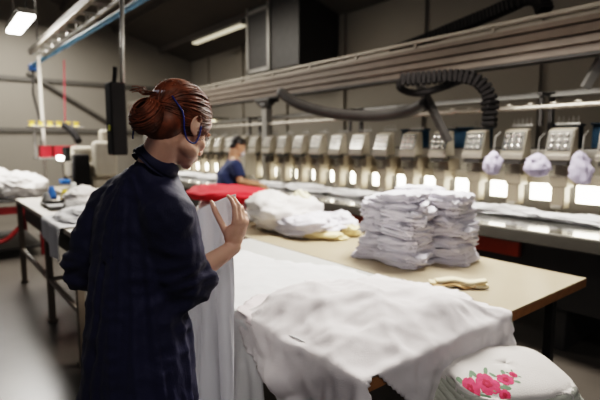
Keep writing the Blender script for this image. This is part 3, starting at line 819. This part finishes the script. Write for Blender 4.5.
def drape_side():     # white cloth hanging over the edge of the side bench
    def z(x, y):
        if y < .70:
            h = .70-y; return (x, .702-.012*math.sin(x*22)*min(1, h*8)-.01, .962-h)
        return .962+.004*noise.noise(Vector((x*9, y*9, 0)))
    o = grid_cloth('bench_drape', -4.3, -3.62, .44, 1.0, .02, white_cloth, z, lambda x, y: y > .48+.08*math.sin(x*7))
    finish_cloth(o, 1, .003, 0); tag(o, 'white cloth hanging over the near edge of the side bench', 'cloth')
drape_side()

# ------------------------------------------------------------------ people
def frame(fwd, up):
    f = fwd.normalized(); u = (up - f*up.dot(f)).normalized(); r = f.cross(u)
    return Matrix((r, f, u)).transposed()          # columns right, forward, up
def limb(b, pts, rad, n=14):
    b.tube(pts, rad, n)
    for p, r in zip(pts, rad): b.ell(p, (r*1.0,)*3, seg=12)
def hand(b, wrist, d, back, thumb, s=1.0, curls=((.35, .6, .35),)*4, thumb_t=(.5, .15)):
    d = d.normalized(); back = (back-d*back.dot(d)).normalized(); th = thumb-d*thumb.dot(d)-back*thumb.dot(back); th.normalize()
    R = Matrix((d, th, back)).transposed()
    w = Vector(wrist)
    P = lambda x, y, z: w + R @ (Vector((x, y, z))*s)
    b.ell(P(.045, 0, 0), (.052*s, .040*s, .0155*s), R, seg=20)
    b.ell(P(.072, 0, .001), (.022*s, .041*s, .0135*s), R, seg=16)
    b.ell(P(.012, 0, 0), (.03*s, .029*s, .019*s), R, seg=16)
    b.ell(P(.030, .027, -.010), (.034*s, .017*s, .016*s), R, seg=14)       # thumb mound
    Ls = [(.041, .026, .021), (.045, .029, .022), (.042, .027, .021), (.033, .021, .018)]
    ys = [.031, .0105, -.0105, -.030]; x0 = [.084, .088, .085, .078]
    tips = []
    for i in range(4):
        p = Vector((x0[i]-.012, ys[i], .002)); a = 0; sp = (.09, .02, -.05, -.12)[i]
        pts = [p.copy()]; p = Vector((x0[i], ys[i], .002)); pts.append(p.copy())
        for L, c in zip(Ls[i], curls[i % len(curls)]):
            a += c
            p = p + Vector((math.cos(a)*L*math.cos(sp), math.sin(sp)*L*math.cos(a), -math.sin(a)*L)); pts.append(p.copy())
        r0 = (.0092, .0095, .009, .0078)[i]
        rr = [r0, r0*1.03, r0*.98, r0*.88, r0*.72]
        q = [P(*t) for t in pts]; b.tube(q, [r*s for r in rr], 10)
        for t, r in zip(q, rr): b.ell(t, (r*s*1.04,)*3, seg=10)
        tips.append(q[-1])
    a1, a2 = thumb_t
    p0 = Vector((.018, .026, -.010)); p1 = p0+Vector((math.cos(a1)*.038, math.sin(a1)*.034, -a2*.05)); 
    p2 = p1+Vector((math.cos(a1*.6)*.033, math.sin(a1*.6)*.028, -a2*.05)); p3 = p2+Vector((math.cos(a1*.2)*.026, math.sin(a1*.2)*.02, -a2*.035))
    rr = [.0135, .0115, .0108, .0085]; q = [P(*t) for t in (p0, p1, p2, p3)]
    b.tube(q, [r*s for r in rr], 10)
    for t, r in zip(q, rr): b.ell(t, (r*s*1.03,)*3, seg=10)
    return tips, q[-1]
def head(b, c, R, s=1.0, female=True):
    E_ = lambda x, y, z, rx, ry, rz, rot=None: b.ell(c + R @ (Vector((x, y, z))*s), (rx*s, ry*s, rz*s), R if rot is None else R @ rot, seg=22)
    E_(0, -.012, .030, .074, .094, .084)
    E_(0, .030, -.025, .061, .062, .084)
    E_(0, .050, -.072, .043, .040, .036); E_(0, .076, -.096, .018, .016, .015)
    for sx in (-1, 1):
        E_(sx*.040, .028, -.070, .020, .040, .024)      # jaw sides
        E_(sx*.032, .062, -.034, .024, .024, .024)      # cheeks
        E_(sx*.026, .086, .012, .022, .010, .007)       # brow ridge
        E_(sx*.009, .101, -.042, .008, .009, .007)      # nostril wings
        # ear
        E_(sx*.075, -.008, -.014, .007, .017, .029)
        t = [c + R @ (Vector((sx*(.079+.004*math.sin(a)), -.010-.017*math.cos(a)*1.0, -.010+.027*math.sin(a)))*s) for a in np.linspace(-1.9, 2.6, 12)]
        b.tube(t, .0038*s, 8)
        E_(sx*.077, .0, -.038, .005, .008, .009)
    b.tube([c + R @ (Vector(p)*s) for p in ((0, .088, .008), (0, .099, -.012), (0, .110, -.034))], [.007*s, .009*s, .0115*s], 10)
    E_(0, .112, -.037, .010, .009, .009)
    E_(0, .092, -.064, .022, .010, .0055); E_(0, .091, -.074, .019, .010, .006)
def human(name, label, cat_label, J, hands, skin_m, vox, headR, hs=1.0, bulk=1.0):
    root = empty(name, (J['pelvis'].x, J['pelvis'].y, 0), label, 'person')
    o0 = Vector((J['pelvis'].x, J['pelvis'].y, 0))
    L = lambda p: p-o0
    b = MB()
    ch = J['chest']; nb = J['neck']; pv = J['pelvis']; hd = J['head']; k = bulk
    r = (J['rsh']-J['lsh']).normalized()
    RB = Matrix((r, Vector((0, 0, 1)).cross(r).normalized(), Vector((0, 0, 1)))).transposed()
    b.ell(L(pv), (.155*k, .105*k, .12), RB, seg=20); b.ell(L(pv.lerp(ch, .45)), (.125*k, .09*k, .15), RB, seg=20)
    b.ell(L(ch), (.145*k, .10*k, .15), RB, seg=20); b.ell(L(ch.lerp(nb, .5)), (.12*k, .065*k, .08), RB, seg=20)
    limb(b, [L(nb.lerp(ch, .15)), L(hd + headR @ Vector((0, -.028, -.055)))], [.058*k, .050*k], 18)
    for s in 'rl':
        limb(b, [L(nb.lerp(J[s+'sh'], .25)), L(J[s+'sh']), L(J[s+'sh'].lerp(J[s+'el'], .4)), L(J[s+'el']), L(J[s+'el'].lerp(J[s+'wr'], .35)), L(J[s+'wr'])],
             [.05*k, .052*k, .045*k, .036*k, .036*k, .0245*k])
        limb(b, [L(J[s+'hip']), L(J[s+'hip'].lerp(J[s+'kn'], .4)), L(J[s+'kn']), L(J[s+'kn'].lerp(J[s+'an'], .3)), L(J[s+'an'])], [.088*k, .078*k, .052*k, .054*k, .036*k])
        f = J['fwd']
        limb(b, [L(J[s+'an'])-Vector((0, 0, .02)), L(J[s+'an'])-Vector((0, 0, .045))+f*.06, L(J[s+'an'])-Vector((0, 0, .055))+f*.13], [.036, .034, .026])
    res = {}
    for s, (d, back, th, curls, tt) in hands.items():
        res[s] = hand(b, L(J[s+'wr']) + d.normalized()*.012, d, back, th, .97, curls, tt)
    head(b, L(hd), headR, hs)
    body = b.build('body', skin_m, root)
    remesh(body, vox, 4, .5)
    b = MB()
    for sx in (-1, 1): b.ell(L(hd)+headR @ (Vector((sx*.027, .0845, -.004))*hs), (.011*hs,)*3, seg=12)
    b.build('eyes', mat('eye_white', (.7, .68, .65), .2), root, smooth=True)
    b = MB()
    for sx in (-1, 1):
        b.tube([L(hd)+headR @ (Vector(p)*hs) for p in ((sx*.014, .093, -.001), (sx*.026, .0985, .004), (sx*.041, .088, .001))], [.0012, .002, .0012], 6)
        b.tube([L(hd)+headR @ (Vector(p)*hs) for p in ((sx*.012, .098, .016), (sx*.028, .0985, .020), (sx*.046, .084, .016))], [.001, .0025, .001], 6)
    b.build('eyebrows', dark_hair if cat_label == 'm' else red_hair, root)
    # shoes
    for s in 'rl':
        b = MB(); a = L(J[s+'an']); f = J['fwd']; q = [(-.05, .034, .05), (0, .040, .055), (.06, .042, .042), (.12, .044, .034), (.165, .034, .024), (.185, .014, .014)]
        sd = Vector((f.y, -f.x, 0)); rings = []
        for x, w_, h in q:
            c = Vector((a.x, a.y, 0))+f*x
            rings.append([c + sd*(w_*math.cos(t))*1.0 + Vector((0, 0, .004+h+h*math.sin(t)*1.0)) for t in np.linspace(0, 2*PI, 17)[:-1]])
        b.loft(rings); b.build('shoe', black_plastic, root, smooth=True)
    return root, L, body, res
def garment(name, m, root, tubes, vox, foldfn, it=4, label=None):
    "tubes: list of (points, radii or ring spec)"
    b = MB()
    for t in tubes:
        if t[0] == 'rings': b.loft(t[1])
        elif t[0] == 'ell': b.ell(t[1], t[2], t[3], seg=20)
        else: b.tube(t[1], t[2], 20); [b.ell(p, (r_*.985,)*3, seg=14) for p, r_ in zip(t[1][:-1], t[2][:-1])]
    o = b.build(name, m, root)
    remesh(o, vox, it, .5)
    me = o.data; n = [v.normal.copy() for v in me.vertices]
    for v, nn in zip(me.vertices, n): v.co += nn*foldfn(v.co)
    return o
def ring(c, r, f, rx, ry, n=28, tilt=None):
    out = []
    for k in range(n):
        a = 2*PI*k/n; p = c + r*(rx*math.cos(a)) + f*(ry*math.sin(a))
        if tilt: p = p + Vector((0, 0, 1))*(tilt*math.sin(a))
        out.append(p)
    return out
def ridge(p): return 1-abs(noise.noise(p))*2
def woman():
    f = CV(.62, .78, 0).normalized(); r = Vector((f.y, -f.x, 0))
    J = dict(fwd=f, pelvis=C(138, 345, 1.44), chest=C(140, 238, 1.43), neck=C(148, 180, 1.42), head=C(180, 124, 1.38),
             rsh=C(171, 217, 1.32), rel=C(179, 284, 1.40), rwr=C(234, 247, 1.52),
             lsh=C(111, 208, 1.53), lel=C(84, 268, 1.53), lwr=C(128, 262, 1.74))
    pv = J['pelvis']; pv.z = .93
    for s, k in (('r', 1), ('l', -1)):
        J[s+'hip'] = pv + r*(.085*k) - Vector((0, 0, .05)); J[s+'kn'] = J[s+'hip']+Vector((0, 0, -.40))+f*.02; J[s+'an'] = Vector((J[s+'kn'].x, J[s+'kn'].y, .075))-f*.02+r*(.01*k)
    HR = frame(CV(.47, .76, -.50), CV(.20, .36, .9))
    hands = {'r': (CV(.24, .06, .95), CV(.78, -.58, 0), CV(-.6, -.75, .2), ((.30, .50, .35), (.42, .60, .4), (.55, .7, .45), (.65, .75, .5)), (.30, .75)),
             'l': (CV(.5, .7, .35), CV(-.3, .3, .8), CV(.8, -.3, .2), ((.5, .7, .5),)*4, (.4, .5))}
    root, L, body, res = human('person', 'woman with auburn bun and navy work coat standing at the table, holding up white fabric', 'f', J, hands, skin, .0042, HR)
    hd = L(J['head'])
    Hp = lambda x, y, z: hd + HR @ Vector((x, y, z))
    # ---- hair
    rnd = random.Random(5)
    cen = Vector((0, -.014, .030)); rad = Vector((.0795, .0985, .0890))
    def onscalp(d, k=1.0): d = d.normalized(); return Vector((cen.x+d.x*rad.x*k, cen.y+d.y*rad.y*k, cen.z+d.z*rad.z*k))
    bun = Vector((0, -.108, -.046)); bd = Vector((0, -1, -.62))
    line = [Vector(p) for p in ((0, .92, .50), (.35, .88, .42), (.62, .70, .20), (.80, .52, -.08), (.93, .26, -.30), (.98, .02, -.22), (.97, -.22, -.50), (.80, -.42, -.86), (.45, -.62, -1.25), (0, -.70, -1.35))]
    b = MB()
    b.ell(hd + HR @ Vector((0, -.028, .040)), (.0745, .087, .081), HR, seg=32)
    b.ell(hd + HR @ Vector((0, -.056, -.03)), (.064, .050, .060), HR, seg=24)
    N = 620
    for i in range(N):
        t = (i//2+rnd.random())/(N/2); t = (t**1.7 if i % 4 < 3 else t)*(len(line)-1)*.999
        sx = 1 if i % 2 else -1
        a = min(int(t), len(line)-2); d0 = line[a].lerp(line[a+1], t-a).normalized(); d0.x *= sx
        d1 = bd.normalized(); d1 = (d1+Vector((rnd.uniform(-.35, .35), 0, rnd.uniform(-.3, .3)))).normalized()
        w0 = rnd.uniform(-.09, .09); lift = rnd.uniform(.97, 1.06)
        ax = Vector((0, .25, 1)); pts = []
        for k in range(13):
            s = k/12; d = d0.slerp(d1, s) if d0.angle(d1) < 3.05 else d0.lerp(d1, s)
            d = d + Vector((0, 0, .16*math.sin(PI*s))) + Vector((w0*math.sin(s*6), 0, w0*math.sin(s*5)))
            pts.append(hd + HR @ onscalp(d, lift*(.985+.035*math.sin(PI*min(1, s*1.3)))))
        rr = rnd.uniform(.0014, .0030)
        b.tube(pts, [rr*(.35+.65*min(1, k/3)) for k in range(13)], 5, cap=False)
    hair = b.build('hair', red_hair, root, smooth=True)
    # bun, a part of the hair
    b = MB(); b.ell(hd + HR @ bun, (.040, .034, .042), HR, seg=24)
    for i in range(190):
        u0 = rnd.uniform(0, 2*PI); r1 = rnd.uniform(.012, .030); pts = []; ph = rnd.uniform(-.8, .8); tw = rnd.uniform(.8, 1.6); rf_ = rnd.uniform(.92, 1.12)
        el = rnd.uniform(-1, 1)
        for k in range(14):
            a = u0+k/13*PI*tw; e = el*1.1+.5*math.sin(a+ph)
            p = Vector((math.cos(a)*math.cos(e)*.044, -.008+math.sin(e)*.036, math.sin(a)*math.cos(e)*.047))
            pts.append(hd + HR @ (bun+p*rf_))
        b.tube(pts, rnd.uniform(.0014, .003), 5, cap=False)
    b.build('hair_bun', red_hair, root, smooth=True)
    b = MB()
    for i in range(7):        # loose curl by the bun and flyaways
        o_ = Vector((rnd.uniform(-.01, .01), 0, rnd.uniform(-.006, .006)))
        pts = [hd + HR @ (Vector(p)+o_*(1+k*.4)) for k, p in enumerate(((0, -.09, .035), (-.006, -.118, .030), (-.012, -.140, .018), (-.018, -.152, .024), (-.024, -.166, .014)))]
        b.tube(bezier(pts, 5), .0013, 4)
    for i in range(70):
        d = Vector((rnd.uniform(-.8, 1), rnd.uniform(-.9, .8), rnd.uniform(.1, 1))).normalized(); p0 = onscalp(d, 1.0)
        p1 = onscalp(d+Vector((.1, -.15, rnd.uniform(-.1, .2))), 1.06+rnd.uniform(0, .06)); p2 = onscalp(d+Vector((.1, -.4, .0)), 1.05)
        b.tube(bezier([hd+HR @ p0, hd+HR @ p1, hd+HR @ p2], 5), .0006, 3)
    b.build('loose_strands', red_hair, root, smooth=True)
    for sx in (1, -1):
        b = MB()
        for i in range(5):
            b.tube(bezier([Hp(sx*.072, .05-.004*i, .012), Hp(sx*.081, .038-.005*i, -.012), Hp(sx*.078, .030-.006*i, -.040-.004*i)], 5), .0012, 4)
        b.build('temple_wisps', red_hair, root, smooth=True)
    # hair clip
    b = MB(); b.tube(bezier([Hp(.030, -.100, .040), Hp(.010, -.112, .034), Hp(-.012, -.112, .036)], 5), .006, 8); b.build('hair_clip', mat('clip_pale', (.5, .48, .55), .3), root, smooth=True)
    # blue retainer cord of the glasses: over bun side, looping below the ear
    off = J['pelvis'].copy(); off.z = 0
    pts = [Hp(.028, -.098, .045), Hp(.052, -.090, .020), Hp(.076, -.066, -.010), Hp(.080, -.045, -.050), Hp(.078, -.022, -.066), Hp(.080, .004, -.062), Hp(.083, .010, -.035), Hp(.0825, .006, -.008)]
    pts = pts[:1]+[hd+(p-hd)*1.035 for p in pts[1:-2]]+pts[-2:]
    b = MB(); b.tube(bezier(pts, 8), .0024, 8); b.tube(bezier([Hp(-.07, -.075, -.02), Hp(-.055, -.100, -.065), Hp(-.045, -.098, -.105)], 8), .0022, 8)
    b.build('ear_cord', blue_cord, root, smooth=True)
    # ---- coat
    Cl = lambda x, y, D: L(C(x, y, D))
    rings = []
    spec = [(157, 160, 1.385, .048, .050, 0), (154, 166, 1.39, .062, .060, 0), (150, 174, 1.40, .082, .070, 0), (147, 183, 1.42, .115, .088, 0), (143, 196, 1.43, .148, .104, 0), (141, 216, 1.44, .165, .120, 0), (140, 245, 1.44, .165, .128, 0), (139, 280, 1.44, .160, .132, 0),
            (138, 320, 1.44, .168, .138, 0), (138, 360, 1.44, .182, .145, 0), (138, 400, 1.44, .190, .152, 0)]
    for x, y, D, rx, ry, t in spec: rings.append(ring(Cl(x, y, D), r, f, rx, ry, tilt=-.25*0))
    base = Cl(138, 400, 1.44)
    for z, rx, ry in ((.62, .205, .165), (.50, .215, .172)): rings.append(ring(Vector((base.x, base.y, z)), r, f, rx, ry))
    rs, re, rw = L(J['rsh']), L(J['rel']), L(J['rwr']); ls, le, lw = L(J['lsh']), L(J['lel']), L(J['lwr'])
    nb = L(J['neck'])
    up = Vector((0, 0, 1))
    rf = (rw-re).normalized(); lf = (lw-le).normalized()
    T = [('rings', rings),
         ('t', [nb.lerp(rs, .3)-up*.005, rs+up*.002, rs.lerp(re, .35), rs.lerp(re, .75)-up*.005, re-up*.012], [.068, .072, .076, .078, .070]),
         ('t', [re-up*.012, re+rf*.05-up*.010, re+rf*.095-up*.002], [.070, .067, .056]),
         ('t', [nb.lerp(ls, .3)-up*.005, ls+up*.002, ls.lerp(le, .35), ls.lerp(le, .75)-up*.005, le-up*.01], [.068, .072, .074, .074, .066]),
         ('t', [le-up*.01, le+lf*.05-up*.01, le+lf*.09], [.060, .058, .050])]
    def fold(p):
        q = p + off; z = q.z
        # vertical hanging folds on the body, stronger lower down
        lat = (p-base).dot(r); dep = (p-base).dot(f)
        low = min(1, max(0, (1.25-z)/.6))
        a = math.atan2(dep*1.2, lat)
        n1 = ridge(Vector((math.cos(a)*2.6, math.sin(a)*2.6, z*1.1))); n2 = ridge(Vector((math.cos(a)*5, math.sin(a)*5, z*2.2+5)))
        v = (.016*(n1-.35)+.007*(n2-.4))*(.35+.9*low)
        # box pleat under the yoke, centre back
        back = max(0, -dep/.1)
        if z < 1.22: v += -.010*math.exp(-((lat+.01)/.010)**2)*min(1, back) + .006*math.exp(-((lat-.018)/.010)**2)*min(1, back)
        # elbow creases
        for e, ax in ((re, rf), (le, lf)):
            d = (p-e).length
            if d < .20:
                w = (1-d/.20)
                v += .018*w*(ridge(Vector((p.x*10, p.y*10, p.z*26)))-.45)
        v += .006*(ridge(Vector((p.x*8+3, p.y*8, p.z*11)))-.4) + .0035*(ridge(Vector((p.x*20, p.y*20, p.z*26)))-.4)
        return v
    coat = garment('coat', navy, root, T, .0085, fold, 4); coat['label'] = 'loose navy work coat with wide elbow sleeves'
    # collar
    ax = CV(.60, .30, .76).normalized(); c0 = Cl(158, 162, 1.385)
    rr = (r-ax*r.dot(ax)).normalized(); ff = ax.cross(rr)
    R_ = []
    for h, k in ((-.030, 1.22), (.0, 1.10), (.018, 1.02), (.020, 1.07), (.004, 1.19), (-.018, 1.32), (-.022, 1.26)):
        R_.append([c0 + ax*(h+.004*math.sin(3*t)) + rr*(.056*k*math.cos(t)) + ff*(.058*k*math.sin(t)) for t in np.linspace(0, 2*PI, 37)[:-1]])
    b = MB(); b.loft(R_, caps=False); cl = b.build('collar', navy, coat, smooth=True)
    # yoke seam
    return root, J, L, res
def worker():
    f = CV(.85, .45, 0).normalized(); r = Vector((f.y, -f.x, 0)); D = 6.03
    J = dict(fwd=f, pelvis=C(228, 210, D), chest=C(229, 177, D), neck=C(234, 159, D), head=C(238, 146.5, D),
             rsh=C(237, 165, D-.20), rel=C(240, 181, D-.22), rwr=C(259, 185, D-.05),
             lsh=C(234, 164, D+.2), lel=C(240, 182, D+.22), lwr=C(258, 183, D+.2))
    pv = J['pelvis']
    for s, k in (('r', 1), ('l', -1)):
        J[s+'hip'] = pv + r*(.09*k) - Vector((0, 0, .06)); kn = J[s+'hip'].copy(); kn.z = .46; J[s+'kn'] = kn; an = kn.copy(); an.z = .08; J[s+'an'] = an
    HR = frame(CV(.85, .30, -.42), CV(.3, .1, .95))
    cur = ((.2, .4, .3),)*4
    hands = {'r': (CV(.9, .2, -.4), CV(.3, -.3, .9), CV(0, 1, .2), cur, (.4, .4)), 'l': (CV(.9, .1, -.4), CV(.2, .3, .9), CV(0, -1, .2), cur, (.4, .4))}
    root, L, body, res = human('person', 'dark-haired worker in a blue t-shirt reaching to the machine in the background', 'm', J, hands, skin2, .008, HR, 1.05, 1.2)
    hd = L(J['head']); b = MB(); b.ell(hd+HR @ Vector((0, -.022, .045)), (.082, .096, .082), HR, seg=28); b.ell(hd+HR @ Vector((0, -.06, -.01)), (.07, .05, .06), HR, seg=20)
    rnd = random.Random(2)
    for i in range(60):
        d = Vector((rnd.uniform(-1, 1), rnd.uniform(-1, .7), rnd.uniform(.0, 1))).normalized(); p = Vector((d.x*.08, -.022+d.y*.094, .045+d.z*.08))
        b.tube([hd+HR @ p, hd+HR @ (p*1.08+Vector((0, .03, -.01)))], [.008, .003], 5)
    b.build('hair', dark_hair, root, smooth=True)
    b = MB(); b.ell(hd+HR @ Vector((0, .075, -.062)), (.052, .045, .045), HR, seg=20); b.build('face_mask', mat('pale_mask', (.5, .5, .55), .8), root, smooth=True)
    pl = L(pv); ch = L(J['chest']); nb = L(J['neck'])
    lean = (ch-pl)
    rings = [ring(pl+Vector((0, 0, -.06)), r, f, .185, .135), ring(pl.lerp(ch, .3), r, f, .17, .13), ring(pl.lerp(ch, .7), r, f, .19, .145), ring(ch+Vector((0, 0, .05)), r, f, .20, .145), ring(ch.lerp(nb, .7), r, f, .16, .10), ring(nb, r, f, .07, .065)]
    T = [('rings', rings)]
    for s in 'rl':
        a, e = L(J[s+'sh']), L(J[s+'el']); T.append(('t', [nb.lerp(a, .4)-Vector((0, 0, .03)), a, a.lerp(e, .75)], [.07, .078, .072]))
    garment('t_shirt', navy_tee, root, T, .014, lambda p: .02*(ridge(Vector((p.x*5, p.y*5, p.z*4)))-.4), 3)
    T = [('rings', [ring(pl+Vector((0, 0, .0)), r, f, .17, .125), ring(pl-Vector((0, 0, .12)), r, f, .18, .13)])]
    for s in 'rl': T.append(('t', [L(J[s+'hip']), L(J[s+'kn']), L(J[s+'an'])+Vector((0, 0, .01))], [.10, .075, .065]))
    garment('trousers', black_cloth, root, T, .014, lambda p: .01*(ridge(p*6)-.4), 3)
woman_root, WJ, WL, WR = woman()
worker()

# ------------------------------------------------------------------ camera
cam = bpy.data.cameras.new('camera'); co = bpy.data.objects.new('camera', cam); COL.objects.link(co); SC.camera = co
co.location = (0, 0, CZ); cam.lens = F/600*36; cam.sensor_width = 36; cam.clip_start = .05
d = CV(0, TC, -TS); co.rotation_euler = d.to_track_quat('-Z', 'Y').to_euler()
cam.dof.use_dof = True; cam.dof.focus_distance = 1.5; cam.dof.aperture_fstop = 2.0
# ------------------------------------------------------------------ light
def area(name, loc, rot, size, energy, col=(1, 1, 1), sy=None):
    l = bpy.data.lights.new(name, 'AREA'); l.energy = energy; l.color = col; l.size = size
    if sy: l.shape = 'RECTANGLE'; l.size_y = sy
    o = bpy.data.objects.new(name, l); COL.objects.link(o); o.location = loc; o.rotation_euler = rot
    return o
area('table_lamp_light', (-2.2, 3.1, 3.0), (-.45, 0, 0), 1.3, 125, (1, .95, .88), .5)
area('left_tube_light', (LP.x, LP.y, LP.z-.06), (0, 0, 0), 1.3, 80, (1, .97, .92), .3)
area('hall_light', (-8.5, 2.6, 4.3), (0, 0, 0), 4, 150, (1, .93, .82), 2.5)
area('ceiling_tube_behind', (.9, .1, 3.6), (.0, 0, .6), 1.6, 26, (1, .95, .9), .4)  # added soft fill for neck and coat, unseen above and behind the viewer
area('end_wall_light', (-11.5, 1.5, 4.6), (0, 0, 0), 2, 150, (1, .96, .9), 2)  # extra light added to brighten the end wall
area('machine_top_light', (-3.0, 3.6, 3.6), (.25, 0, 0), 5, 16, (1, .9, .78), .4)
area('machine_glow', (-4.5, 4.45, 1.16), (math.radians(60)*-1, 0, 0), 9, 8, (1, .9, .72), .06)
w = bpy.data.worlds.new('world'); SC.world = w; w.use_nodes = True
w.node_tree.nodes['Background'].inputs[0].default_value = (.75, .78, .9, 1); w.node_tree.nodes['Background'].inputs[1].default_value = .09
SC.view_settings.view_transform = 'Filmic'; SC.view_settings.look = 'High Contrast'; SC.view_settings.exposure = .5
SC.cycles.use_denoising = True
SC.cycles.max_bounces = 6
